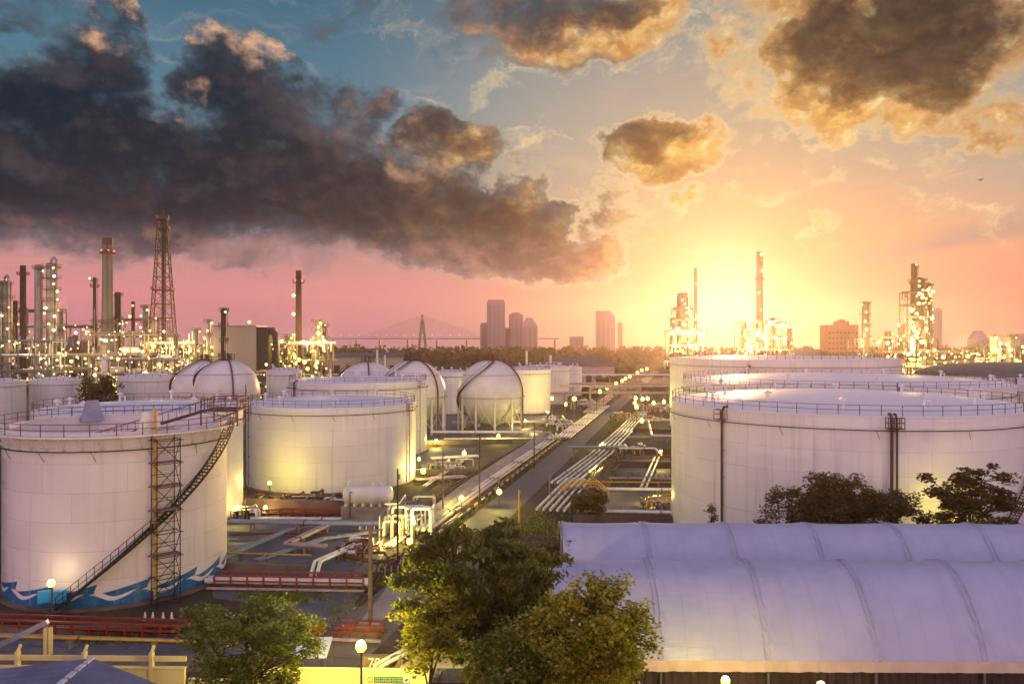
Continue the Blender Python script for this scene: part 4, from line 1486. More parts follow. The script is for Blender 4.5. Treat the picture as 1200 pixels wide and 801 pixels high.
# verge beside the road
gs = MB()
rngg = random.Random(2)
for i in range(5200):
    Y = rngg.uniform(60, 260)
    s_ = rngg.choice((-1, 1))
    x = RX(Y) + s_ * (2.9 + abs(rngg.gauss(0, 1.3))) + (2.2 if s_ > 0 else 0)
    h = rngg.uniform(.12, .4)
    a = rngg.uniform(0, pi)
    dx, dy = cos(a) * .16, sin(a) * .16
    gs.add([(x - dx, Y - dy, 0), (x + dx, Y + dy, 0), (x + rngg.uniform(-.15, .15), Y, h)], [(0, 1, 2)])
for i in range(3800):
    px, py = rngg.choice(((330, 700), (120, 745), (300, 598), (440, 680), (720, 560), (720, 605), (650, 620), (300, 745), (515, 560)))
    p = G(px + rngg.gauss(0, 26), py + rngg.gauss(0, 4))
    h = rngg.uniform(.12, .45)
    a = rngg.uniform(0, pi)
    dx, dy = cos(a) * .18, sin(a) * .18
    gs.add([(p.x - dx, p.y - dy, 0), (p.x + dx, p.y + dy, 0), (p.x + rngg.uniform(-.15, .15), p.y, h)], [(0, 1, 2)])
kind(gs.obj('grass', M['leaf_mid']), 'stuff')


# ------------------------------------------------------------------ dikes and low walls
def dike(name, label, pts, h, wb, wt, m, cat='dike wall', group=None):
    """a wall of trapezoid section along a ground line"""
    pts = [Vector((p[0], p[1], 0)) for p in pts]
    mb = MB()
    rows = []
    for i, p in enumerate(pts):
        t = ((pts[min(i + 1, len(pts) - 1)] - pts[max(i - 1, 0)])).normalized()
        n = Vector((-t.y, t.x, 0))
        rows.append([p - n * wb / 2, p - n * wt / 2 + Vector((0, 0, h)), p + n * wt / 2 + Vector((0, 0, h)), p + n * wb / 2])
    vs_ = [q for r in rows for q in r]
    fs = []
    for i in range(len(rows) - 1):
        for k in range(3):
            a = i * 4 + k
            fs.append((a, a + 4, a + 5, a + 1))
    fs += [(0, 1, 2, 3), tuple(len(vs_) - 4 + k for k in (3, 2, 1, 0))]
    mb.add(vs_, fs)
    return tag(mb.obj(name, m), label, cat, group)


dike('dike_wall', 'stained low dike wall in front of the broad lilac tank', [G(286, 597), G(400, 599), G(470, 598)], 1.5, .9, .5, M['concrete_dark'])
dike('dike_wall', 'low brown dike wall under the thin yellow pipe in the yard', [G(262, 668), G(372, 672)], .9, 1.4, .5, M['concrete_dark'])
dike('dike_wall', 'low dike wall across the yard between broad tank and lamps', [G(487, 556), G(560, 553)], .8, .8, .4, M['concrete_dark'])
dike('dike_wall', 'low dike wall at the foot of the free-standing sphere', [G(500, 521), G(600, 519)], 1.0, .8, .4, M['concrete_dark'])
dike('concrete_embankment', 'sloping grey concrete embankment beside the road pipes', [G(500, 618), G(545, 580), G(635, 517)], 1.5, 4.6, 1.4, M['concrete'], 'embankment')
dike('dike_wall', 'reddish earth dike running across behind the white pipe bundle', [G(690, 546), G(787, 547)], 1.0, 2.6, .8, M['earth'])
dike('dike_wall', 'reddish earth dike just behind the near membrane hall roof', [G(672, 611), G(800, 613)], .9, 1.6, .6, M['earth'])
dike('dike_wall', 'dark earth bank climbing beside the pipe step-over', [G(676, 592), G(700, 577), G(712, 548)], 1.3, 3.4, .6, M['earth'])
dike('dike_wall', 'thin far dike under the white pipe loop', [G(706, 528), G(787, 529)], .7, 1.2, .5, M['earth'])
dike('dike_wall', 'low wall of the far right yard below the road gantry', [G(738, 505), G(787, 506)], .7, 1.2, .5, M['earth'])
dike('dike_wall', 'dark curb wall at the foot of the wave-painted tank', [G(-40, 742), G(100, 744), G(230, 742)], .7, .8, .5, M['concrete_dark'])
dike('dike_wall', 'broken earth bank behind the cream boundary wall', [G(-40, 776), G(100, 779), G(240, 781)], .7, 1.6, .5, M['concrete_dark'])


# ------------------------------------------------------------------ pipelines
def offset_line(pts, d):
    out = []
    for i, p in enumerate(pts):
        tin = (pts[i] - pts[i - 1]).normalized() if i else None
        tout = (pts[i + 1] - pts[i]).normalized() if i < len(pts) - 1 else None
        tin, tout = tin or tout, tout or tin
        n1 = Vector((-tin.y, tin.x, 0))
        n2 = Vector((-tout.y, tout.x, 0))
        if n1.length < .1:
            n1 = n2
        if n2.length < .1:
            n2 = n1
        n = (n1 + n2)
        n = n.normalized() if n.length > .01 else n1.normalized()
        k = 1 / max(.45, n.dot(n1.normalized()))
        out.append(p + n * d * k)
    return out


def rounded(pts, r):
    if len(pts) < 3:
        return pts
    out = [pts[0]]
    for i in range(1, len(pts) - 1):
        a, b = (pts[i - 1] - pts[i]), (pts[i + 1] - pts[i])
        k = min(r, a.length * .45, b.length * .45)
        p0, p1 = pts[i] + a.normalized() * k, pts[i] + b.normalized() * k
        for t in (0, .25, .5, .75, 1):
            out.append(p0 * (1 - t) ** 2 + pts[i] * 2 * t * (1 - t) + p1 * t * t)
    return out + [pts[-1]]


def pipeline(label, pts, n=1, sp=.6, r=.2, m='pipe_white', z=.7, step=5.5, flanges=True, group='pipelines laid through the tank farm', mats=None):
    pts = [Vector((p[0], p[1], z if len(p) < 3 or abs(p[2]) < 1e-6 else p[2])) for p in pts]
    root = thing('pipeline', label, 'pipeline', (pts[0].x, pts[0].y, 0), 0, group)
    o = Vector((pts[0].x, pts[0].y, 0))
    for i in range(n):
        q = rounded(offset_line(pts, (i - (n - 1) / 2) * sp), max(.5, r * 3))
        mb = MB().tube([p - o for p in q], r, 8)
        mb.obj('pipe', M[mats[i % len(mats)] if mats else m], root)
    W = (n - 1) * sp + r * 2 + .3
    sup = None
    for a, b in zip(pts, pts[1:]):
        L = (b - a).length
        if L < 3 or abs(a.z - b.z) > .5:
            continue
        t = (b - a) / L
        k = max(1, int(L / step))
        for i in range(k):
            p = a + t * (L * (i + .5) / k) - o
            ang_ = atan2(t.y, t.x)
            if sup is None or abs(p.z + o.z - z) > .05:
                s_ = MB()
                zt = p.z - r
                s_.box((0, 0, zt - .07), (.22, W, .14))
                for sy in (-1, 1):
                    s_.box((0, sy * (W / 2 - .12), (zt - .14) / 2), (.16, .16, zt - .14))
                sup = s_.obj('support', M['concrete'], root)
                sup.location, sup.rotation_euler = (p.x, p.y, 0), (0, 0, ang_)
            else:
                copy_part(sup, root, (p.x, p.y, 0), ang_)
            if flanges and i % 3 == 1:
                fl = MB()
                for j in range(n):
                    off = Vector((-t.y, t.x, 0)) * (j - (n - 1) / 2) * sp
                    c = p + off + t * .6
                    fl.tube([c - t * .06, c + t * .06], r * 1.55, 10)
                fl.obj('flange', M['steel'], root)
    return root


pipeline('three thick pinkish pipes on sleepers along the sloping embankment', [G(496, 628), G(560, 580), G(652, 514)], 3, .75, .26, 'pipe_white', .8, mats=('pipe_pink', 'pipe_white', 'pipe_white'))
pipeline('pair of thin red-brown pipes beside the three thick pinkish pipes', [G(520, 622), G(600, 560), G(662, 513)], 2, .5, .15, 'pipe_red', .5)
pipeline('five pale pipes beyond the lamp posts, closest to the road', [G(660, 516), G(708, 478)], 5, .8, .24, 'pipe_white', .8)
pipeline('pale pipes leading under the road gantry', [G(690, 487), G(722, 462)], 4, 1.0, .28, 'pipe_pink', 1.2)
pipeline('long white pipe crossing before the legs of the free-standing sphere', [G(505, 511), G(636, 511)], 2, .9, .26, 'pipe_white', 1.1)
pipeline('thin white pipe pair at the foot of the sphere yard', [G(520, 517), G(640, 516)], 1, .9, .2, 'pipe_white', .6)
pipeline('large grey-blue pipe pair crossing the yard in front of the horizontal vessel', [G(268, 620), G(380, 622), G(468, 622)], 2, .62, .24, 'pipe_grey', 1.0)
pipeline('grey pipe pair running slantwise from the wave-painted tank across the yard', [G(255, 662), G(312, 636), G(352, 619)], 2, .45, .17, 'pipe_grey', .45)
pipeline('bent pink pipe pair with a round elbow in the middle of the yard', [G(392, 618), G(336, 645), G(382, 648)], 2, .55, .19, 'pipe_pink', .8)
pipeline('white pipe pair dropping into the red-railed rack', [G(434, 640), G(372, 668), G(368, 684)], 2, .55, .19, 'pipe_white', .9)
pipeline('thin yellow pipe crossing the yard just above the brown dike', [G(262, 655), G(365, 658)], 1, .5, .10, 'yellow', .7)
pipeline('pale pipe cluster beside the pump manifold', [G(455, 645), G(498, 612)], 3, .45, .13, 'pipe_white', .5)
pipeline('dark red pipe pair below the pump manifold', [G(405, 656), G(440, 664), G(470, 660)], 2, .5, .16, 'pipe_red', .5)
pipeline('yellow pipe along the grey strip before the wave-painted tank', [G(-60, 755), G(230, 763)], 1, .5, .11, 'yellow', .75)
pipeline('bundle of five white pipes nearest to the membrane halls', [G(645, 606), G(678, 568)], 5, .92, .19, 'pipe_white', 1.0)
pipeline('bundle of white pipes shifted sideways past the step-over', [G(660, 573), G(702, 539)], 5, .92, .19, 'pipe_white', 1.0)
pipeline('five white pipes running on past the pipe portal', [G(703, 538), G(732, 509)], 5, .95, .19, 'pipe_white', 1.0)
pipeline('distant continuation of the white pipe bundle beside the road', [G(730, 510), G(752, 486)], 5, .8, .2, 'pipe_white', 1.0)
pipeline('single white pipe crossing to the huge tank, below the yellow pipe', [G(682, 580), G(800, 581)], 1, .6, .24, 'pipe_white', 1.0)
pipeline('yellow pipe crossing to the huge tank above the single white pipe', [G(686, 573), G(800, 574)], 1, .6, .10, 'yellow', 1.2)
pipeline('white pipe with red brackets lying along the near earth dike', [G(676, 606), G(800, 608)], 2, .5, .17, 'pipe_white', .9)
pipeline('white pipe loop bending down at its end beyond the six pipes', [G(700, 533), G(768, 533), G(775, 541)], 1, .6, .2, 'pipe_white', 1.4)
pipeline('bent white pipe coming from the huge tank at the far yard', [G(800, 519), G(764, 518), G(760, 500)], 1, .6, .24, 'pipe_white', 1.6)
pipeline('short white pipe pair leading away between the two earth dikes', [G(754, 577), G(770, 540)], 2, .8, .2, 'pipe_white', .8)
pipeline('far white pipe pair between the right-hand lamps', [G(748, 497), G(787, 497)], 2, 1.0, .24, 'pipe_white', 1.2)
pipeline('rusty pipe pair along the far side of the right yard', [G(740, 488), G(787, 487)], 2, 1.0, .2, 'pipe_red', 1.0)
pipeline('thin pipe run at the foot of the earth dike with cross pieces', [G(690, 563), G(787, 564)], 2, .6, .11, 'pipe_pink', .5)
pipeline('long pale pipe run crossing behind the white tanks', [(-40, 292), (60, 290)], 3, 1.4, .35, 'pipe_pink', 4.5, step=9)
pipeline('long high pipe run on trestles beyond all the spheres', [(-150, 330), (70, 326)], 4, 1.4, .35, 'pipe_pink', 6.0, step=10)
pipeline('second high pipe run on trestles farther beyond the spheres', [(-160, 380), (90, 376)], 3, 1.6, .4, 'pipe_white', 7.5, step=12)


def pipe_nest(label, px0, px1, Y, depth, seed, n=10, h=1.6, m=('pipe_white', 'pipe_pink'), lamps=0, name='pipe_manifold', vr=.16):
    """a low tangle of loops and valves"""
    rng = random.Random(seed)
    x0, x1 = (px0 - 600) * Y / FPX, (px1 - 600) * Y / FPX
    L = x1 - x0
    root = thing(name, label, 'manifold', ((x0 + x1) / 2, Y, 0), 0, 'valve and pump manifolds')
    for k in range(n):
        mb = MB()
        x, y = rng.uniform(-L / 2, L / 2 - 1), rng.uniform(0, depth)
        w, hh = rng.uniform(1.0, 3.2), h * rng.uniform(.5, 1.15)
        pts = [Vector((x, y, .1)), Vector((x, y, hh)), Vector((x + w, y, hh)), Vector((x + w, y, .1))] if rng.random() < .55 else \
              [Vector((x, y, hh)), Vector((x + w, y, hh)), Vector((x + w, y + rng.uniform(1, depth), hh)), Vector((x + w, y + rng.uniform(1, depth), .1))]
        mb.tube(rounded(pts, .4), vr * rng.uniform(.6, 1.2), 8)
        o = mb.obj('pipe_loop', M[rng.choice(m)], root)
    for k in range(n // 2 + 1):
        x, y = rng.uniform(-L / 2, L / 2), rng.uniform(0, depth)
        v = MB()
        v.tube([(x, y, 0), (x, y, .9)], .12, 8).tube([(x - .3, y, .6), (x + .3, y, .6)], .2, 8)
        v.ring(.28, 1.25, .035, 12, 4, (x, y)).tube([(x, y, .9), (x, y, 1.26)], .04, 6).bar((x - .28, y, 1.25), (x + .28, y, 1.25), .03)
        v.obj('valve', M[rng.choice(('pipe_red', 'steel', 'dark_steel'))], root)
    rk = MB()
    for k in range(4):
        x = -L / 2 + L * (k + .5) / 4
        rk.bar((x, 0, 0), (x, 0, h * .8), .14).bar((x, depth, 0), (x, depth, h * .8), .14).bar((x, 0, h * .8), (x, depth, h * .8), .14)
    rk.obj('rack', M['concrete'], root)
    return root


pipeline('pair of pale pipes hugging the front of the low dike wall', [G(290, 611), G(400, 612)], 2, .5, .13, 'pipe_white', .5)
pipeline('thin red pipes crossing the yard behind the grey-blue pipe pair', [G(270, 630), G(330, 628), G(395, 631)], 2, .4, .09, 'pipe_red', .4)
pipeline('trio of thin grey pipes running from the yard towards the manifold', [G(300, 660), G(380, 634), G(440, 626)], 3, .4, .10, 'pipe_grey', .35)
pipeline('rusty pipe pair lying along the path edge', [G(452, 668), G(420, 712)], 2, .4, .11, 'rust', .4)
pipeline('pale pipe quartet beyond the low yard dike', [G(487, 566), G(545, 562)], 4, .6, .15, 'pipe_pink', .6)
pipeline('pair of thin pipes leading to the lamp in the open yard', [G(497, 573), G(546, 540)], 2, .5, .12, 'pipe_white', .5)
pipeline('rust-brown pipe run at the foot of the sloping embankment', [G(486, 606), G(530, 574), G(618, 521)], 2, .6, .14, 'rust', .5)
pipeline('short white pipe set in front of the half-hidden sphere', [G(505, 540), G(560, 537)], 3, .7, .16, 'pipe_white', .6)
pipeline('four pale pipes crossing behind the free-standing sphere legs', [G(530, 500), G(650, 498)], 4, .9, .22, 'pipe_pink', 1.2)
pipeline('rusty pipes filling the strip beside the shifted bundle', [G(712, 556), G(748, 520)], 3, .8, .14, 'rust', .6)
pipeline('dark red pipe set crossing the right yard near the loop', [G(716, 538), G(787, 537)], 3, .6, .12, 'pipe_red', .5)
pipeline('pale pipes crossing the right yard below the far dike', [G(735, 516), G(787, 515)], 3, .8, .16, 'pipe_pink', .8)
pipe_nest('small valve nest beside the pale pipe quartet in the yard', 500, 540, 142, 5, 31, 12, 1.4, ('pipe_pink', 'pipe_white'))
pipe_nest('rusty valve nest on the strip between path and red-railed rack', 440, 470, 78, 4, 32, 10, 1.2, ('rust', 'pipe_red'))
pipe_nest('low valve row halfway down the right-hand yard', 712, 760, 160, 8, 33, 14, 1.3, ('pipe_pink', 'pipe_white', 'rust'))
pipe_nest('far tangle of pipes at the foot of the tall tank', 752, 790, 252, 14, 34, 16, 2.6, ('pipe_pink', 'pipe_white'), vr=.22)
pipe_nest('far tangle of pipes between road gantry and white tanks', 668, 700, 268, 18, 35, 16, 2.4, ('pipe_white', 'pipe_pink'), vr=.22)
pipe_nest('yellow-lit pump manifold of upright loops between the slim poles', 438, 492, 92, 6, 4, 20, 3.6, ('pipe_white', 'pipe_white', 'steel'))
pipe_nest('tangle of pale pipe loops between the lamp posts and the road', 642, 668, 205, 22, 6, 26, 1.8)
pipe_nest('small nest of valves at the foot of the nearest striped lamp post', 625, 650, 178, 12, 7, 12, 1.5)
pipe_nest('red-brown valve nest at the bend of the white pipe pair', 392, 432, 84, 5, 8, 12, 1.3, ('pipe_red', 'pipe_red', 'pipe_white'))
pipe_nest('cluster of valves and loops beyond the white pipe bundle', 722, 775, 222, 16, 9, 20, 2.2, ('pipe_white', 'pipe_pink', 'yellow'))
pipe_nest('valve cluster at the foot of the huge tank beside the rear hall', 752, 788, 108, 4, 10, 12, 1.5, ('pipe_white', 'yellow'))
pipe_nest('row of upright bottles and valves lit at the foot of the hidden tank', 268, 288, 101, 2, 11, 8, 2.0, ('pipe_white', 'dark_steel'))
pipe_nest('low pipe tangle behind the horizontal vessel', 290, 400, 112, 3, 12, 12, 1.3, ('pipe_white', 'pipe_red'))


def red_rack(label, pa, pb, h, w, pipe_m, r, n=2, posts=7):
    a, b = Vector(pa), Vector(pb)
    a.z = b.z = 0
    root = thing('railed_pipe_rack', label, 'pipe rack', a, atan2(b.y - a.y, b.x - a.x), 'pipe racks with orange-red railings')
    L = (b - a).length
    for y in (-w / 2, w / 2):
        rl = MB()
        for z in (h, h * .62):
            rl.bar((0, y, z), (L, y, z), .13)
        for k in range(posts + 1):
            rl.bar((L * k / posts, y, 0), (L * k / posts, y, h), .14)
        rl.obj('railing', M['red_rail'], root)
    bm_ = MB()
    for k in range(posts + 1):
        bm_.bar((L * k / posts, -w / 2, .35), (L * k / posts, w / 2, .35), .14)
    bm_.obj('cross_beam', M['red_rail'], root)
    for i in range(n):
        y = (i - (n - 1) / 2) * w / max(1, n)
        MB().tube([(-1, y, .42 + r), (L + .5, y, .42 + r)], r, 10).obj('pipe', M[pipe_m], root)
    MB().bar((-.5, -w / 2 - .5, .25), (L + .4, -w / 2 - .5, .25), .18).obj('lower_rail', M['pipe_pink'], root)
    return root
red_rack('orange-red railed rack carrying a thick white pipe in the middle of the yard', G(255, 687), G(428, 690), 1.25, 1.5, 'pipe_white', .26, 2, 9)
red_rack('orange-red railed rack in front of the painted waves', G(-50, 738), G(214, 747), 1.15, 1.3, 'dark_steel', .16, 2, 13)
red_rack('short orange-red railed landing beside the bright yard lamp', G(398, 745), G(446, 747), 1.0, 1.6, 'pipe_red', .1, 1, 3)
red_rack('low red-brown railed rack just behind the horizontal vessel plinth', G(300, 607), G(400, 607), 1.2, .8, 'pipe_red', .14, 1, 7)

# step-over with yellow handrails
p = G(684, 584)
so = thing('step_over', 'small steel step-over bridge with yellow handrails across the white pipe bundle', 'footbridge', (p.x, p.y + 1, 0), .2)
MB().box((0, 0, 1.5), (4.4, 1.0, .12)).bar((-2.2, 0, 1.5), (-3.8, 0, 0), .9, .12).bar((2.2, 0, 1.5), (3.8, 0, 0), .9, .12).obj('steps', M['steel'], so)
hr = MB()
for y in (-.5, .5):
    hr.rail([(-3.8, y, 0), (-2.2, y, 1.5), (2.2, y, 1.5), (3.8, y, 0)], 1.0, .045, 1.2)
hr.obj('handrail', M['yellow'], so)
# steel portal over the pipe bundle
p = G(700, 545)
pr = thing('pipe_portal', 'low steel portal over the bundle of white pipes', 'portal frame', (p.x, p.y + 4, 0), .05)
MB().bar((-4, 0, 0), (-4, 0, 2.6), .22).bar((4.2, 0, 0), (4.2, 0, 2.6), .22).bar((-4.4, 0, 2.6), (4.6, 0, 2.6), .26).bar((-4, 1.5, 0), (-4, 1.5, 2.6), .22).bar((4.2, 1.5, 0), (4.2, 1.5, 2.6), .22).bar((-4.4, 1.5, 2.6), (4.6, 1.5, 2.6), .26).obj('frame', M['steel'], pr)
MB().tube([(-5, .4, 2.9), (6, .4, 2.9)], .16, 8).tube([(-5, 1.0, 2.9), (6, 1.0, 2.9)], .14, 8).obj('cross_pipe', M['pipe_grey'], pr)
# gantry across the road
Y = 262
gx0, gx1 = (692 - 600) * Y / FPX, (751 - 600) * Y / FPX
gt = thing('road_gantry', 'pale pipe gantry spanning the road far down its length', 'gantry', ((gx0 + gx1) / 2, Y, 0), 0)
W = gx1 - gx0
g = MB()
for x in (-W / 2, W / 2):
    for y in (0, 3):
        g.bar((x, y, 0), (x, y, 8), .4)
for y in (0, 3):
    g.bar((-W / 2, y, 8), (W / 2, y, 8), .45)
    g.bar((-W / 2, y, 6.6), (W / 2, y, 6.6), .35)
    for k in range(8):
        g.bar((-W / 2 + W * k / 8, y, 6.6 if k % 2 else 8), (-W / 2 + W * (k + 1) / 8, y, 8 if k % 2 else 6.6), .22)
g.obj('frame', M['concrete'], gt)
MB().tube([(-W / 2 - 10, 1, 8.5), (W / 2 + 14, 1, 8.5)], .35, 8).tube([(-W / 2 - 10, 2, 8.5), (W / 2 + 14, 2, 8.5)], .28, 8).obj('pipe', M['pipe_pink'], gt)
# black and white kerb rail on the left of the road
kr = thing('guard_rail', 'low black and white striped guard rail at the edge of the road', 'guard rail', (0, 0, 0))
a, b = Vector((RX(92) - 3.5, 92, 0)), Vector((RX(215) - 3.5, 215, 0))
wht, blk = MB(), MB()
n = 64
for k in range(n):
    p, q = a.lerp(b, k / n), a.lerp(b, (k + 1) / n)
    (wht if k % 2 else blk).bar(p + Vector((0, 0, .55)), q + Vector((0, 0, .55)), .14, .28)
    if k % 3 == 0:
        blk.bar(p, p + Vector((0, 0, .5)), .16)
wht.obj('white_section', M['pipe_white'], kr)
blk.obj('black_section', M['dark_steel'], kr)

# ------------------------------------------------------------------ horizontal vessel on its plinth
Y = 103.5
x0, x1 = (402 - 600) * Y / FPX, (461 - 600) * Y / FPX
hv = thing('horizontal_vessel', 'white horizontal cylindrical vessel on a masonry plinth, one end lit yellow', 'vessel', ((x0 + x1) / 2, Y, 0), -.04)
L = x1 - x0
prof = [(-L / 2, .01), (-L / 2 + .06, .5), (-L / 2 + .2, .95), (-L / 2 + .45, 1.18), (L / 2 - .45, 1.18), (L / 2 - .2, .95), (L / 2 - .06, .5), (L / 2, .01)]
mb = MB()
vs_, nn = [], 32
for x, r in prof:
    for j in range(nn):
        vs_.append((x, r * cos(2 * pi * j / nn), 3.15 + r * sin(2 * pi * j / nn)))
mb.add(vs_, [(i * nn + j, (i + 1) * nn + j, (i + 1) * nn + (j + 1) % nn, i * nn + (j + 1) % nn) for i in range(len(prof) - 1) for j in range(nn)], True)
mb.obj('shell', M['sphere'], hv)
for k in range(6):
    x = -L / 2 + .5 + (L - 1) * k / 5
    MB().box((x, 0, 1.98), (.28, 1.7, .40)).obj('saddle', M['pipe_white'], hv)
MB().box((0, 0, .89), (L + .1, 2.2, 1.78)).obj('plinth', M['concrete'], hv)
MB().tube([(-L / 2 + .7, -.3, 4.3), (-L / 2 + .7, -.3, 4.9), (-L / 2 + 1.3, -.3, 4.9)], .07, 6).tube([(.6, 0, 4.2), (.6, 0, 4.8), (1.2, 0, 4.95), (1.7, 0, 4.5), (1.7, 0, 4.2)], .06, 6).obj('relief_pipe', M['pipe_white'], hv)
MB().tube([(-L / 2 + 1.2, -1.3, .3), (-L / 2 + 1.2, -1.3, 3.7), (-L / 2 + 1.5, -1.25, 3.7)], .06, 6).obj('level_pipe', M['dark_steel'], hv)

# ------------------------------------------------------------------ poles and lamps
def pole(label, px, base, top, r=.12, m='wood', name='utility_pole', arm=None):
    p = G(px, base)
    h = P(px, top, p.y).z
    root = thing(name, label, 'pole', (p.x, p.y, 0), 0, 'slim poles along the service road')
    MB().tube([(0, 0, 0), (0, 0, h)], [r * 1.25, r * .85], 10).obj('shaft', M[m], root)
    if arm:
        MB().bar((-arm, 0, h - .3), (arm, 0, h - .3), .12).bar((-arm * .7, 0, h - .9), (arm * .7, 0, h - .9), .1).obj('crossarm', M[m], root)
        for s_ in (-.8, -.3, .3, .8):
            MB().tube([(s_ * arm, 0, h - .24), (s_ * arm, 0, h - .02)], .05, 6).obj('insulator', M['pipe_white'], root)
    else:
        MB().box((.12, 0, h - .8), (.22, .2, .5)).obj('junction_box', M['steel'], root)
    return root
pole('thick wooden pole with a crossarm standing in the path', 434, 728, 616, .17, arm=1.1)
pole('dark slim pole beside the pump manifold', 466, 668, 549, .09, 'dark_steel')
pole('slim pole between manifold and embankment', 519, 608, 525, .10, 'wood')
pole('slim dark pole halfway along the embankment', 562, 590, 508, .09, 'dark_steel')
pole('slim pole at the near end of the pale pipe tangle', 626, 548, 495, .10, 'dark_steel')
pole('short stout pole lit yellow at the corner of the road', 608.5, 622, 574, .14, 'yellow', 'marker_post')
pole('short yellow-lit post in front of the embankment', 508, 612, 578, .13, 'yellow', 'marker_post')
pole('slender mast between the white tanks, before the broad lilac tank', 288, 612, 450, .07, 'dark_steel', 'lightning_mast')
pole('slender mast rising in front of the huge tank', 1052, 618, 448, .05, 'dark_steel', 'lightning_mast')
pole('slim post beside the white pipe bundle', 644, 582, 555, .10, 'wood', 'marker_post')

LB = {'y': lamp_proto(M['lamp_yellow'], .30)}
def flood(label, px, py, Y, power, s=1.0, kindn='floodlight', color=(1.0, .80, .16), arm=0.0, group='sodium floodlights of the tank farm', dirn=0.0):
    p = P(px, py, Y)
    root = thing(kindn, label, 'lamp', (p.x - arm * cos(dirn), Y - arm * sin(dirn), 0), dirn, group)
    h = p.z
    if arm:
        MB().tube(rounded([Vector((0, 0, 0)), Vector((0, 0, h + .35)), Vector((arm + .2, 0, h + .45))], .6), .075, 8).obj('mast', M['dark_steel'], root)
    else:
        MB().tube([(0, .12, 0), (0, .12, h - .05)], .07, 8).box((0, .12, .05), (.35, .35, .1)).obj('mast', M['steel'], root)
    hd = MB()
    hd.lathe([(.01, -.42), (.14, -.40), (.20, -.20), (.16, -.18), (.01, -.22)], 12, (arm, 0, h))
    hd.obj('shade', M['steel'], root)
    b = bpy.data.objects.new('bulb', LB['y'].copy() if False else LB['y'])
    COL.objects.link(b)
    b.parent = root
    b.location = (arm, -.02, h)
    b.scale = (s * 1.25,) * 3
    l = lamp('bulb_light', (arm, -.06, h + .55), power * K, .16, color, root)
    return root
K = 1.7
flood('brightest lamp, close behind the cream wall with the green sign', 423, 757, 46.6, 3800, .9)
flood('lamp hung low in the pump manifold, its lower one', 480, 634, 88, 900, 1.0)
flood('lamp at the top of the pump manifold', 484, 612, 91, 700, .9)
flood('small lamp at the outer end of the pump manifold', 445, 637, 90, 500, .8)
flood('lamp at the near end of the embankment pipes', 541, 584, 106, 900, 1.1)
flood('lamp on the road edge before the yellow-lit road post', 585, 576, 111, 1000, 1.1)
flood('lamp at the lit side of the broad lilac tank, nearest the vessel', 496, 552, 131, 1500, 1.2)
flood('smaller lamp behind the one at the side of the broad tank', 491, 538, 146, 1100, .9)
flood('lamp in the open yard between broad tank and sphere', 544, 531, 149, 1300, 1.2)
flood('lamp at the legs of the half-hidden sphere', 511, 517, 176, 1500, 1.0)
flood('lamp in front of the free-standing sphere legs', 584, 511, 182, 1600, 1.2)
flood('lamp at the outer leg of the free-standing sphere', 616, 493, 214, 1400, .9)
flood('yellow lamp in the pipe tangle by the road', 624, 507, 200, 1200, 1.1)
flood('big bright lamp at the bend of the road beyond the pipe tangle', 673, 467, 236, 3200, 1.9)
flood('yellow lamp just below the big bright lamp at the road bend', 663, 474, 240, 1400, 1.3)
flood('pale lamp at the corner of the white tank behind the sphere', 647, 467, 246, 1600, 1.3)
flood('low lamp beside the white tank base behind the sphere', 642, 483, 240, 1200, 1.0)
flood('lamp washing the painted waves at the foot of the tank', 60, 683, 66.3, 75, .9, color=(1, .80, .42))
flood('lamp at the foot of the broad lilac tank facing its shell', 316, 566, 114.5, 900, .8)
flood('lamp beside the upright bottles at the hidden tank', 276, 596, 101, 420, .8)
flood('orange lamp low behind the grey-blue pipe pair', 311, 595, 106, 420, .9, color=(1, .6, .2))
flood('lamp low in front of the near membrane hall, closest to the trees', 850, 797, 43.6, 800, .7)
flood('second lamp in front of the near membrane hall, farther along its wall', 962, 803, 44.2, 200, .7)
flood('lamp leaning over the white pipe bundle', 706, 520, 170, 700, .9)
flood('lamp at the pipe portal beside the road', 702, 552, 140, 600, .8)
flood('lamp at the corner of the huge tank beyond the rear hall', 766, 583, 112, 700, .8)
flood('lamp at the end of the white pipe loop', 774, 529, 150, 800, .9)
flood('lamp lighting the trunk between the two dark trees', 1120, 606, 75.2, 420, .7)
for i, (px, py, lab) in enumerate(((703, 459, 'nearest lamp of the row curving away along the road'), (711, 455, 'second lamp of the row along the road, close to the first'), (722, 449, 'lamp standing just past the road gantry post'), (729, 446, 'lamp fourth along the row by the road'),
                                  (733, 443.5, 'lamp fifth along the row by the road'), (738, 441, 'lamp sixth along the row by the road'), (747, 436.5, 'lamp seventh along the row, before the roadside tree'), (752, 433.5, 'lamp eighth along the row, above the roadside tree'), (758, 432, 'last and faintest lamp of the row along the road'))):
    Y = 7.0 and (CAM_H - 7.2) * FPX / (py - 400.5)
    flood(lab, px, py, Y, 2200 if i < 4 else 1500, 1.5 + i * .12, 'street_lamp', arm=1.0, group='street lamps along the service road')
for px, py, Y, lab in ((745, 466.5, 232, 'upper lamp of the pair beyond the far end of the white pipes'), (744, 472, 226, 'lower lamp of the pair beyond the far end of the white pipes'), (746, 477, 215, 'pale lamp on a short mast over the far valves'),
                       (753, 467.5, 236, 'pale lamp behind the far valve cluster'), (759, 467, 240, 'small lamp next to the pale lamp behind the far valves'), (766, 472, 230, 'large yellow lamp at the huge tank side of the far valves'), (778, 471, 236, 'lamp against the rim of the huge tank'),
                       (752, 493, 205, 'lamp low among the far valves')):
    flood(lab, px, py, Y, 1500, 1.5)

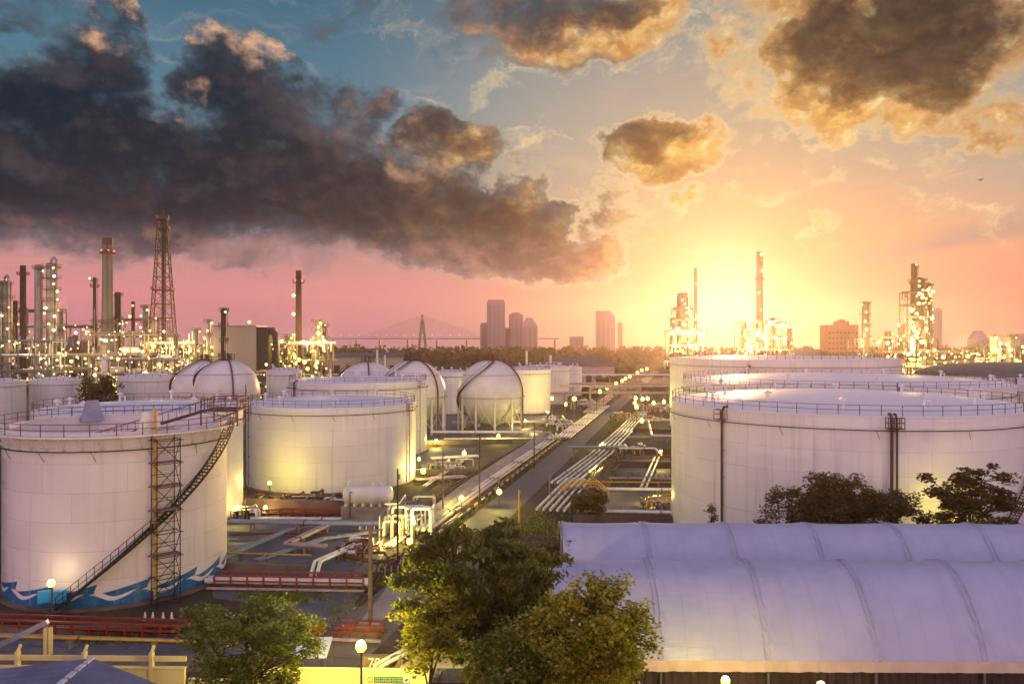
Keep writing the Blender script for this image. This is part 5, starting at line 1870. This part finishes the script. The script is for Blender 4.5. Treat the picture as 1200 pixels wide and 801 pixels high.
# ------------------------------------------------------------------ membrane halls
BAY = 6.6
def hall_tent(label, x0, x1, y0, y1, zr, ze, seed, tilt=0.0):
    rng = random.Random(seed)
    root = thing('membrane_hall', label, 'membrane hall', (x0, (y0 + y1) / 2, 0), tilt, 'arched white membrane halls')
    L, W = x1 - x0, y1 - y0
    nb = int(L / BAY + .999)
    nx, ny = nb * 34, 44
    mb = MB()
    for i in range(nx + 1):
        x = nb * BAY * i / nx
        f = (x / BAY) % 1.0
        ds = min(f, 1 - f) * BAY
        sag = .10 * sin(pi * f) ** .8
        for j in range(ny + 1):
            t = -1 + 2 * j / ny
            yy = t * W / 2
            zz = ze + (zr - ze) * (1 - abs(t) ** 2.15) ** .86
            k = math.exp(-(ds / .60) ** 2)
            wr = mnoise.noise(Vector((x * 3.4, t * 2.6 + x * 1.4, seed))) * .13 * k + mnoise.noise(Vector((x * .5, t * 1.0, seed + 5))) * .02
            zz += wr - sag * (1 - abs(t) * .3) + .025 * math.exp(-(ds / .10) ** 2)
            mb.v.append((x, yy * (1 + (wr - sag * .3) * .02), zz))
    for i in range(nx):
        for j in range(ny):
            a = i * (ny + 1) + j
            mb.f.append((a, a + ny + 1, a + ny + 2, a + 1))
            mb.sm.append(True)
    mb.obj('membrane', M['membrane'], root)
    # valance below the eave
    for s_ in (-1, 1):
        va = MB()
        for i in range(nx * 2 + 1):
            x = nb * BAY * i / (nx * 2)
            wv = .05 * mnoise.noise(Vector((x * 1.3, s_, seed))) + .03 * mnoise.noise(Vector((x * 4.0, s_, seed + 3)))
            yy = s_ * (W / 2 + .01)
            va.v += [(x, yy + wv * .3, ze + .02), (x, yy + s_ * .05 + wv, ze - .30), (x, yy + s_ * .10 + wv * 2, ze - .62 + .03 * mnoise.noise(Vector((x * .8, seed, 0))))]
        for i in range(nx * 2):
            for k in (0, 1):
                va.f.append((i * 3 + k, i * 3 + 3 + k, i * 3 + 4 + k, i * 3 + 1 + k))
                va.sm.append(True)
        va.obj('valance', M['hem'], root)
    for i in range(nb + 1):
        x = min(i * BAY, nb * BAY) 
        pts = []
        for j in range(21):
            t = -1 + 2 * j / 20
            pts.append((x + .02, t * (W / 2 - .12), ze - .16 + (zr - ze) * (1 - abs(t) ** 2.15) ** .86))
        MB().tube([(x + .02, -W / 2 + .12, 0)] + pts + [(x + .02, W / 2 - .12, 0)], .09, 8).obj('arch', M['steel'], root)
        fl = MB()
        for s0 in (-.16, .16):
            P_ = []
            for j in range(31):
                t = -1 + 2 * j / 30
                P_.append((x + s0 + .05 * mnoise.noise(Vector((t * 4, i, s0))), t * (W / 2), ze + .06 + (zr - ze) * (1 - abs(t) ** 2.15) ** .86))
            fl.tube(P_, .022, 5)
        fl.obj('lacing_hem', M['membrane'], root)
    for s_ in (-1,):  # dark sheet standing in for the shaded interior
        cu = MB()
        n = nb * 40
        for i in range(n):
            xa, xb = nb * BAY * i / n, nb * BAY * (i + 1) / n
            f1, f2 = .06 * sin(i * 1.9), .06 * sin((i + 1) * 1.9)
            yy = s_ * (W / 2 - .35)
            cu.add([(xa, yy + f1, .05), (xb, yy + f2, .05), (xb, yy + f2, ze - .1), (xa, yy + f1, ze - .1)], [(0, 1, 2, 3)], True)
        cu.obj('shade_sheet', M['backing'], root)
    # gable end
    gb = MB()
    pts = [(-W / 2 + .14, 0)] + [(t * (W / 2 - .14), ze - .1 + (zr - ze) * (1 - abs(t) ** 2.15) ** .86) for t in [-1 + 2 * j / 20 for j in range(21)]] + [(W / 2 - .14, 0)]
    gb.add([(.10, y, z) for y, z in pts], [tuple(range(len(pts)))])
    gb.obj('gable_sheet', M['membrane'], root)
    return root


M['backing'] = simple('interior_shade_brown', '#3d2f2a', .85, 0, .35, .8)  # brown that gives the shade inside the halls
hall_tent('nearer arched white membrane hall, its cream hem hanging over interior shade coloured as a dark curtain', 2.6, 48, 49.0, 59.2, 8.15, 3.45, 2, -.012)
hall_tent('rear arched white membrane hall, showing only its upper back', 4.0, 58, 59.6, 69.4, 8.35, 3.45, 3, -.012)

# ------------------------------------------------------------------ boundary walls, sign, near roof
def wall(label, pa, pb, h, th=.25, m='cream', posts=0, rail=False):
    a, b = Vector((pa[0], pa[1], 0)), Vector((pb[0], pb[1], 0))
    L = (b - a).length
    root = thing('boundary_wall', label, 'wall', a, atan2(b.y - a.y, b.x - a.x), None)
    MB().box((L / 2, 0, h / 2), (L, th, h)).obj('wall_panel', M[m], root)
    MB().box((L / 2, 0, h + .04), (L + .08, th + .1, .08)).obj('coping', M[m], root)
    for k in range(posts):
        x = L * (k + .5) / posts
        MB().box((x, .02, (h + 1.0) / 2), (.2, th + .12, h + 1.0)).bar((x, .02, h + .98), (x, .35, h + 1.3), .14).obj('post', M[m], root)
    if rail:
        MB().bar((0, .15, h + .55), (L, .15, h + .55), .16, .3).obj('top_rail', M[m], root)
    return root


w1 = wall('cream boundary wall carrying the long green sign', (-16.3, 49.9), (-5.1, 49.6), 2.55)
w2 = wall('cream boundary wall with leaning posts and a rail, before the wave-painted tank', (-42, 50.6), (-20.6, 50.2), 2.45, posts=5, rail=True)
w3 = wall('low pale wall end beside the forecourt, under the small tree', (-20.4, 50.3), (-16.5, 50.0), 1.7)
# sign on the wall: green plate, pale lettering strokes, round emblem at one end, blue leaf mark at the other
sg = thing('wall_sign', 'long green sign plate with pale lettering and a round emblem on the cream wall', 'sign', (-7.66, 49.5, 2.05), -.027)
MB().box((0, 0, 0), (1.85, .05, .34)).obj('plate', simple('sign_green', '#2f6f3c', .5, 0, .1, 1), sg)
rs = random.Random(4)
tx = MB()
x = -.85
while x < .80:
    w = rs.uniform(.04, .075)
    for zz, hh in ((.07, .085), (-.075, .10)):
        tx.box((x + w / 2, -.031, zz), (.016, .012, hh))
        tx.box((x + w, -.031, zz + rs.choice((-.3, .3)) * hh), (w, .012, .018))
        if rs.random() < .5:
            tx.box((x + w * 1.4, -.031, zz), (.016, .012, hh * .8))
    x += w + rs.uniform(.05, .08)
tx.obj('lettering', M['pipe_white'], sg)
em = MB()
em.ring(.15, 0, .028, 24, 6)
em.v = [(v[0] - 1.17, v[2] - .0, v[1]) for v in em.v]
em.f = [tuple(reversed(f)) for f in em.f]
em.obj('round_emblem', simple('emblem_green', '#6a8a4a', .5), sg)
MB().box((1.09, .002, 0), (.34, .05, .36)).obj('white_plate', M['pipe_white'], sg)
lf = MB().sphere((0, 0, 0), 1, 12, 8, (.13, .03, .08))
lf.v = [(v[0] * .8 - v[2] * .6 + 1.09, v[1] - .03, v[0] * .6 + v[2] * .8) for v in lf.v]
lf.obj('leaf_mark', simple('emblem_blue', '#31679a', .5), sg)
# number painted on a kerb block behind the wall
kb = thing('kerb_block', 'low stone-coloured kerb block with white digits behind the cream wall', 'kerb block', (-8.6, 52.4, 0), 0)
MB().box((0, 0, 1.2), (2.6, .5, 2.4)).obj('block', M['concrete_dark'], kb)
fc = bpy.data.curves.new('digits', 'FONT')
fc.body, fc.size, fc.extrude = '701', .85, .01
fc.align_x = 'CENTER'
fo = bpy.data.objects.new('digits', fc)
COL.objects.link(fo)
fc.materials.append(M['pipe_white'])
dg = bpy.context.evaluated_depsgraph_get()
fo = bpy.data.objects.new('digits', bpy.data.meshes.new_from_object(fo.evaluated_get(dg)))
bpy.data.objects.remove(bpy.data.objects['digits'])
fo.name = 'digits'
COL.objects.link(fo)
fo.parent = kb
fo.location, fo.rotation_euler = (-.2, -.27, 1.75), (RAD(90), 0, 0)
# two pale pipes running past the block and a flat canopy
pipeline('pair of white pipes slanting up beside the low grey canopy', [(-8.6, 50.9), (-4.6, 57.5)], 2, .5, .14, 'pipe_white', 2.3, step=3)
cn = thing('flat_canopy', 'low flat grey canopy at the end of the cream wall', 'canopy', (-4.2, 53.2, 0), 0)
MB().add([(-2.9, -2.6, 2.42), (1.6, -2.6, 2.42), (1.6, 3.6, 2.5), (.2, 3.6, 2.5), (-2.9, -2.6, 2.30), (1.6, -2.6, 2.30), (1.6, 3.6, 2.38), (.2, 3.6, 2.38)],
         [(0, 1, 2, 3), (7, 6, 5, 4), (0, 4, 5, 1), (1, 5, 6, 2), (2, 6, 7, 3), (3, 7, 4, 0)]).obj('roof_sheet', M['concrete'], cn)
for x, y in ((-2.4, -2.2), (1.3, -2.2), (1.3, 3.2)):
    MB().tube([(x, y, 0), (x, y, 2.32)], .07, 8).obj('post', M['steel'], cn)
# small white awning and red skip by the lamp
aw = thing('awning', 'small pale blue corrugated awning roof beside the small leafy tree', 'awning', (-13.2, 52.8, 0), .05)
mb = MB()
for i in range(28):
    xa, xb = -1.1 + 2.2 * i / 28, -1.1 + 2.2 * (i + 1) / 28
    za, zb = .03 * (i % 2), .03 * ((i + 1) % 2)
    mb.add([(xa, -1.2, 2.5 + za), (xb, -1.2, 2.5 + zb), (xb, 1.2, 3.0 + zb), (xa, 1.2, 3.0 + za)], [(0, 1, 2, 3)])
mb.obj('roof_sheet', simple('pale_sheet', '#b9c0d4', .4, .1, .08), aw)
for x in (-1, 1):
    for y, z in ((-1.1, 2.5), (1.1, 2.95)):
        MB().tube([(x, y, 0), (x, y, z)], .05, 6).obj('post', M['steel'], aw)
sk = thing('skip', 'small red steel skip beside the bright yard lamp', 'skip', (-15.2, 62.5, 0), .1)
mb = MB().add([(-.9, -.6, .1), (.9, -.6, .1), (.9, .6, .1), (-.9, .6, .1), (-1.15, -.75, 1.3), (1.15, -.75, 1.3), (1.15, .75, 1.3), (-1.15, .75, 1.3)],
              [(3, 2, 1, 0), (0, 1, 5, 4), (1, 2, 6, 5), (2, 3, 7, 6), (3, 0, 4, 7)])
for s_ in (-1, 1):
    mb.bar((-1.15, s_ * .75, 1.3), (1.15, s_ * .75, 1.3), .1).bar((s_ * 1.15, -.75, 1.3), (s_ * 1.15, .75, 1.3), .1)
mb.obj('tub', M['red_rail'], sk)
sk.scale = (.5, .5, .6)
# near shed roof at the lower edge
rf = thing('shed', 'low shed with a blue-grey ribbed roof at the bottom edge of the view', 'shed', (-22.6, 43.0, 0), 0)
pl = [(-9.0, 2.6, 5.4 - 1.2), (2.1, 2.6, 5.4 - 1.05), (-9.0, -6, 3.2), (6.4, -6, 3.2)]
ridge = Vector((-1.2, 2.2, 5.08)); 
rm = MB()
nr = 40
for i in range(nr):
    for (A, B_, C_, D_) in (((-11.5, 1.0, 4.3), (-1.2, 2.2, 5.08), (-11.5, -9, 2.6), (-3.2, -9, 3.2)), ((-1.2, 2.2, 5.08), (6.6, -1.2, 4.05), (-3.2, -9, 3.2), (6.6, -9, 2.7))):
        A, B_, C_, D_ = map(Vector, (A, B_, C_, D_))
        t0, t1 = i / nr, (i + 1) / nr
        up = Vector((0, 0, .035 * (i % 2)))
        up2 = Vector((0, 0, .035 * ((i + 1) % 2)))
        rm.add([A.lerp(C_, t0) + up, B_.lerp(D_, t0) + up, B_.lerp(D_, t1) + up2, A.lerp(C_, t1) + up2], [(0, 3, 2, 1)])
rm.obj('roof_sheet', M['blue_roof'], rf)
cap = MB()
for i in range(16):
    q0, q1 = Vector((-1.2, 2.2, 5.12)).lerp(Vector((-3.2, -9, 3.26)), i / 16), Vector((-1.2, 2.2, 5.12)).lerp(Vector((-3.2, -9, 3.26)), (i + .8) / 16)
    cap.bar(q0, q1, .30, .10)
cap.obj('ridge_cap', simple('pale_ridge', '#b9b4c4', .5), rf)
MB().add([(-11.3, .9, 0), (-1.2, 2.0, 0), (6.4, -1.3, 0), (-11.3, .9, 4.2), (-1.2, 2.0, 4.95), (6.4, -1.3, 3.95)], [(0, 1, 4, 3), (1, 2, 5, 4)]).obj('wall', M['concrete'], rf)
# blue-grey duct and twin posts at the fence
dc = thing('cable_duct', 'pale violet cable duct slanting down to a pair of cream posts', 'duct', (0, 0, 0))
A, B_ = P(-30, 770, 56), P(56, 728, 57)
MB().bar(A, B_, .42, .3).obj('duct', M['pipe_grey'], dc)
for px in (53.5, 59):
    q = P(px, 735, 57)
    MB().tube([(q.x, q.y, 0), (q.x, q.y, q.z)], .17, 10).obj('post', M['cream'], dc)
# bollard-like cones by the scaffold foot
for k, px in enumerate((172, 181, 193, 203)):
    q = G(px, 724)
    mb = MB().lathe([(.22, 0), (.22, .05), (.14, .05), (.05, .62), (.01, .63)], 12)
    o = mb.obj('traffic_cone', M['pipe_white'], None, (q.x, q.y - .3, 0))
    tag(o, 'white-topped cone standing in a short row at the foot of the scaffold', 'traffic cone', 'cones by the scaffold')
# blue control cabinets in front of the painted waves
for px, lab in ((57, 'bright blue cabinet under the lamp at the painted waves'), (74, 'bright blue cabinet beside the stair foot at the painted waves')):
    q = G(px, 716)
    cb = thing('control_cabinet', lab, 'cabinet', (q.x, q.y - .55, 0), .5)
    MB().box((0, 0, 1.45), (1.1, .5, 1.0)).obj('body', simple('cabinet_blue', '#2f8fc4', .4, 0, .08), cb)
    MB().box((0, -.27, 1.45), (.98, .03, .88)).obj('door', simple('cabinet_door_blue', '#3a9bd0', .4, 0, .08), cb)
    MB().box((-.35, 0, .48), (.08, .08, .95)).box((.35, 0, .48), (.08, .08, .95)).obj('stand', M['steel'], cb)
# a bird far up
q = P(1149, 211, 160)
bd = MB()
bd.sphere((0, 0, 0), .14, 10, 6, (2.4, .8, .8))
bd.add([(.25, 0, .05), (-.15, 0, .05), (-.3, .75, .28), (.0, .75, .3), (-.55, 1.3, .12)], [(0, 1, 2, 3), (3, 2, 4)])
bd.add([(.25, 0, .05), (-.15, 0, .05), (-.3, -.75, .28), (.0, -.75, .3), (-.55, -1.3, .12)], [(3, 2, 1, 0), (4, 2, 3)])
bd.add([(-.3, -.05, 0), (-.3, .05, 0), (-.65, .14, .02), (-.65, -.14, .02)], [(0, 1, 2, 3)])
bo = bd.obj('bird', M['dark_steel'], None, q)
tag(bo, 'small dark bird gliding alone before the rays of cloud', 'bird')
bo.rotation_euler = (.1, -.1, .3)


# ------------------------------------------------------------------ trees
def leaves(mb, c, n, rad, size, rng, flat=1.0, long_=1.0, droop=0.0):
    for _ in range(n):
        while True:
            x, y, z = rng.uniform(-1, 1), rng.uniform(-1, 1), rng.uniform(-1, 1)
            d = x * x + y * y + z * z
            if d < 1:
                break
        k = rad * (.55 + .5 * d)
        p = Vector((c[0] + x * k, c[1] + y * k, c[2] + z * k * flat))
        s = size * rng.uniform(.6, 1.3)
        a = rng.uniform(0, 2 * pi)
        el = rng.uniform(-.9, .5) - droop
        ax = Vector((cos(a) * cos(el), sin(a) * cos(el), sin(el)))
        side = ax.cross(Vector((rng.uniform(-.5, .5), rng.uniform(-.5, .5), 1))).normalized()
        up = side.cross(ax)
        L_, W_ = s * long_, s * .48 / max(1, long_ ** .8)
        mb.add([p - ax * L_ * .5, p + side * W_ + up * .10 * s, p + ax * L_ * .5 - up * .08 * s, p - side * W_ + up * .10 * s], [(0, 1, 2, 3)])


def tree(label, x, y, h, cr, cz, seed, leaf='leaf_mid', lsize=.22, clumps=110, per=70, clump_r=.8, trunk_r=.22, flat=.8, name='leafy_tree', group=None, long_=1.0,
         droop=0.0, limbs=9, lean=(0, 0), hollow=.35, z0=0.0, lobes=None):
    rng = random.Random(seed)
    root = thing(name, label, 'tree', (x, y, z0), rng.uniform(0, 6.28) * 0, group)
    tr = MB()
    zt = cz - cr[2] * .25
    axis = [Vector((lean[0] * t + .25 * mnoise.noise(Vector((t * 3, seed, 0))), lean[1] * t + .25 * mnoise.noise(Vector((t * 3, 0, seed))), (cz + cr[2] * .45) * t)) for t in [i / 8 for i in range(9)]]
    tr.tube(axis, [trunk_r * (1.25 - .95 * i / 8) for i in range(9)], 9)
    pts = []
    tries = 0
    while len(pts) < clumps and tries < clumps * 60:
        tries += 1
        q = Vector((rng.uniform(-1, 1), rng.uniform(-1, 1), rng.uniform(-1, 1)))
        d = q.length
        lim = .86 + .42 * mnoise.noise(q.normalized() * 1.9 + Vector((seed * 1.7, 0, 0))) if d > 1e-3 else 1
        if d > lim or d < hollow * rng.random():
            continue
        if mnoise.noise(q * 2.6 + Vector((0, seed * 2.3, 4))) < -.22:
            continue
        pts.append(Vector((q.x * cr[0], q.y * cr[1], q.z * cr[2] + cz)) + Vector((lean[0], lean[1], 0)))
    if lobes:
        for (lx, ly, lz, lr, n) in lobes:
            for _ in range(n):
                q = Vector((rng.gauss(0, .5), rng.gauss(0, .5), rng.gauss(0, .4))) * lr
                pts.append(Vector((lx, ly, lz)) + q)
    # limbs: main forks, then a twig to every clump
    forks = []
    for k in range(limbs):
        t = rng.uniform(.35, .9)
        b = axis[int(t * 8)]
        tgt = rng.choice(pts)
        m_ = b.lerp(tgt, .55) + Vector((0, 0, rng.uniform(.1, .5)))
        tr.tube([b, b.lerp(m_, .5) + Vector((0, 0, .15)), m_], [trunk_r * .5, trunk_r * .38, trunk_r * .25], 6)
        forks.append(m_)
    forks += axis[4:]
    for q in pts:
        f = min(forks, key=lambda v: (v - q).length + (0.6 if v.z > q.z + .5 else 0))
        mid = f.lerp(q, .55) + Vector((rng.uniform(-.2, .2), rng.uniform(-.2, .2), rng.uniform(.0, .25)))
        tr.tube([f, mid, q], [trunk_r * .16, trunk_r * .11, trunk_r * .05], 4, False)
    tr.obj('trunk', M['bark'], root)
    cb_ = MB()
    for q in pts:
        s = rng.uniform(.7, 1.25)
        leaves(cb_, q, int(per * s), clump_r * s, lsize, rng, flat, long_, droop)
    cb_.obj('crown', M[leaf], root)
    return root


p = P(290, 745, 40.5)
tree('small bushy tree with yellow-green leaves in front of the red-railed racks', p.x, 40.5, 9.4, (3.6, 3.0, 2.5), 7.7, 21, 'leaf_mid', .20, 150, 62, .62, .16, .6, flat=.6 and .7) if False else \
    tree('small bushy tree with yellow-green leaves in front of the red-railed racks', p.x, 40.5, 9.4, (3.9, 3.0, 2.6), 7.55, 21, 'leaf_mid', .19, 165, 62, .62, .16, .7)
p = P(562, 690, 45)
tree('large feathery olive tree spreading at the middle of the bottom edge', p.x, 45.5, 13, (6.0, 3.8, 4.1), 8.4, 33, 'leaf_feather', .30, 175, 80, .80, .26, .42, long_=1.7, droop=.25, limbs=14, hollow=.2)
p = P(505, 725, 43)
tree('slender yellow-lit tree on the lamp side of the feathery tree', p.x, 43.5, 10, (2.3, 2.2, 2.6), 7.6, 35, 'leaf_lamplit', .20, 70, 55, .62, .13, .6, limbs=8)
p = P(690, 745, 41)
tree('dense leafy tree lit yellow-green in front of the membrane halls', p.x, 41.5, 11.5, (3.7, 3.0, 3.4), 7.4, 41, 'leaf_lamplit', .22, 205, 78, .72, .2, .85, limbs=12, lobes=((.9, 0, 10.1, .8, 12), (-.8, 0, 9.6, .8, 8)))
p = P(600, 760, 40)
tree('leafy lower tree between feathery tree and yellow-lit tree', p.x, 41.0, 8.5, (2.9, 2.4, 2.6), 5.8, 43, 'leaf_mid', .21, 105, 62, .7, .16, .8)
p = P(660, 620, 66)
tree('reddish-shaded bush-like tree behind the halls corner at the road', p.x - .3, 64.0, 8.0, (3.2, 2.4, 2.9), 4.9, 47, 'leaf_dark', .26, 100, 60, .8, .16, .8)
p = P(985, 592, 73)
tree('broad dark umbrella-shaped tree rising behind the rear hall', p.x, 73.6, 10.6, (7.4, 2.8, 3.7), 7.3, 53, 'leaf_dark', .27, 300, 92, .85, .25, .7, limbs=14)
p = P(1138, 590, 73)
tree('dark layered tree with ragged tiers behind the rear hall, nearest the stair', p.x, 73.2, 11.6, (4.8, 2.5, 4.4), 7.6, 59, 'leaf_dark', .34, 165, 52, .80, .22, .38, limbs=12, hollow=.1)
p = P(834, 606, 76)
tree('tiny sapling tip showing over the rear hall', p.x, 76, 8, (.45, .45, 1.2), 6.6, 61, 'leaf_dark', .2, 14, 26, .34, .05, .9, name='sapling', limbs=3)
# trees between tanks and along the road
p = G(690, 606)
tree('low dark bush below the end of the white pipe bundle', p.x, p.y, 3.4, (3.0, 2.2, 1.4), 1.9, 63, 'leaf_dark', .25, 70, 50, .6, .1, .8, name='bush')
p = P(112, 458, 225)
tree('dark rounded tree wedged between two pale tanks under the refinery', p.x, 226, 14, (6.0, 5, 5.2), 8.5, 65, 'leaf_dark', .6, 110, 50, 1.5, .35, .8)
far_proto = None
for px, pyt, w, Y, lab in ((748, 446, 30, 330, 'rounded tree beside the street lamp row, in front of the sunward plant'), (715, 440, 36, 400, 'tree on the outer side of the street lamp row'), (693, 452, 26, 300, 'tree at the end of the white tank row, before the gantry'),
                           (620, 455, 20, 290, 'small tree showing between two white tanks'), (772, 450, 16, 320, 'small tree against the edge of the tall tank'), (730, 428, 40, 520, 'broad far tree beyond the lamp row'),
                           (672, 462, 14, 280, 'shrubby tree at the foot of the farthest white tank'), (560, 412, 26, 560, 'far tree over the shoulder of the free-standing sphere'), (470, 413, 22, 560, 'far tree over the half-hidden sphere'),
                           (940, 405, 40, 560, 'far dark tree between the lamp-dotted stack and the brown block'), (960, 409, 26, 540, 'far lower tree just before the brown block'), (80, 412, 40, 430, 'dim tree seen between refinery columns')):
    p = P(px, pyt, Y)
    s = w * Y / FPX
    if far_proto is None:
        far_proto = tree(lab, p.x, Y, 12, (5.0, 4.5, 4.4), 7.6, 71, 'leaf_dark', .75, 100, 46, 1.5, .3, .8, name='roadside_tree', group='trees scattered beyond the tanks')
        far_proto.scale = (s / 10, s / 10, p.z / 12.0)
    else:
        copy_tree(far_proto, lab, (p.x, Y, 0), random.uniform(0, 6), (s / 10, s / 10, p.z / 12.0))

# the far wood as one mass
rng = random.Random(8)
wd = MB()
for i in range(1500):
    Y = rng.uniform(620, 1250)
    x = rng.uniform(-1.0, 1.0) * Y * .72
    if abs(x - RX(Y)) < 9:
        continue
    h = rng.uniform(9, 17) + 4 * mnoise.noise(Vector((x * .01, Y * .01, 0)))
    r = rng.uniform(4.5, 9)
    for k in range(26):
        a, b = rng.uniform(0, 2 * pi), rng.uniform(-.5, 1)
        c = Vector((x + r * cos(a) * sqrt(max(0, 1 - b * b * .8)) * rng.uniform(.5, 1), Y + r * sin(a) * rng.uniform(.4, 1), h * .55 + b * h * .45))
        s = rng.uniform(1.3, 3.0)
        n1 = Vector((rng.uniform(-1, 1), rng.uniform(-1, 1), rng.uniform(-1, 1))).normalized()
        n2 = n1.cross(Vector((rng.uniform(-1, 1), rng.uniform(-1, 1), rng.uniform(-1, 1)))).normalized()
        wd.add([c - n1 * s, c + n2 * s * .7, c + n1 * s, c - n2 * s * .7], [(0, 1, 2, 3)])
kind(wd.obj('far_wood', M['leaf_dark']), 'stuff')
# low sheds in the plain
for px0, px1, pyt, Y, lab, m in ((385, 470, 413, 520, 'long low yellow-lit shed beyond the ribbed sphere', 'beige'), (930, 960, 409, 480, 'low pale shed under the far trees before the brown block', 'pipe_white'), (640, 700, 418, 470, 'long low shed with a pale roof beyond the white tanks', 'pipe_pink'), (660, 720, 424, 420, 'flat pale storehouse behind the farthest white tank', 'pipe_pink')):
    x0, x1 = (px0 - 600) * Y / FPX, (px1 - 600) * Y / FPX
    h = P(0, pyt, Y).z
    s = thing('storage_shed', lab, 'shed', ((x0 + x1) / 2, Y, 0), 0)
    W = x1 - x0
    MB().box((0, 6, h * .4), (W, 12, h * .8)).obj('walls', M[m], s)
    MB().add([(-W / 2 - .5, -.5, h * .8), (W / 2 + .5, -.5, h * .8), (W / 2 + .5, 6, h), (-W / 2 - .5, 6, h), (W / 2 + .5, 12.5, h * .8), (-W / 2 - .5, 12.5, h * .8)], [(0, 1, 2, 3), (3, 2, 4, 5), (0, 3, 5), (1, 4, 2)]).obj('roof', M['steel'], s)
    dr = MB()
    for k in range(5):
        dr.box((-W / 2 + W * (k + .5) / 5, -.06, h * .25), (W / 9, .1, h * .48))
    dr.obj('door_panels', M['dark_steel'], s)
for px, py, Y, lab in ((451, 417, 520, 'slim pale vent post beyond the ribbed sphere'), (617, 412, 500, 'slim pale vent post past the free-standing sphere'), (645, 417, 470, 'stout pale vent post past the free-standing sphere'), (442, 411, 510, 'short pale vent post beyond the ribbed sphere')):
    p = P(px, py, Y)
    v = MB().tube([(0, 0, 0), (0, 0, p.z)], .7, 8).tube([(0, 0, p.z), (0, 0, p.z + .5)], .9, 8)
    tag(v.obj('vent_post', M['pipe_white'], None, (p.x, Y, 0)), lab, 'vent post', 'vent posts in the far yards')

# ------------------------------------------------------------------ evening haze: one even box of air
hz = MB().box((0, 845, 47.5), (3000, 1930, 97)).obj('haze', bpy.data.materials.new('evening_haze'))
kind(hz, 'stuff')
hz.visible_shadow = True
hm = hz.data.materials[0]
hm.use_nodes = True
t = hm.node_tree
t.nodes.clear()
pv = t.nodes.new('ShaderNodeVolumePrincipled')
pv.inputs['Color'].default_value = HAZE_COL
pv.inputs['Density'].default_value = HAZE_D
pv.inputs['Anisotropy'].default_value = HAZE_G
ho = t.nodes.new('ShaderNodeOutputMaterial')
t.links.new(pv.outputs[0], ho.inputs['Volume'])
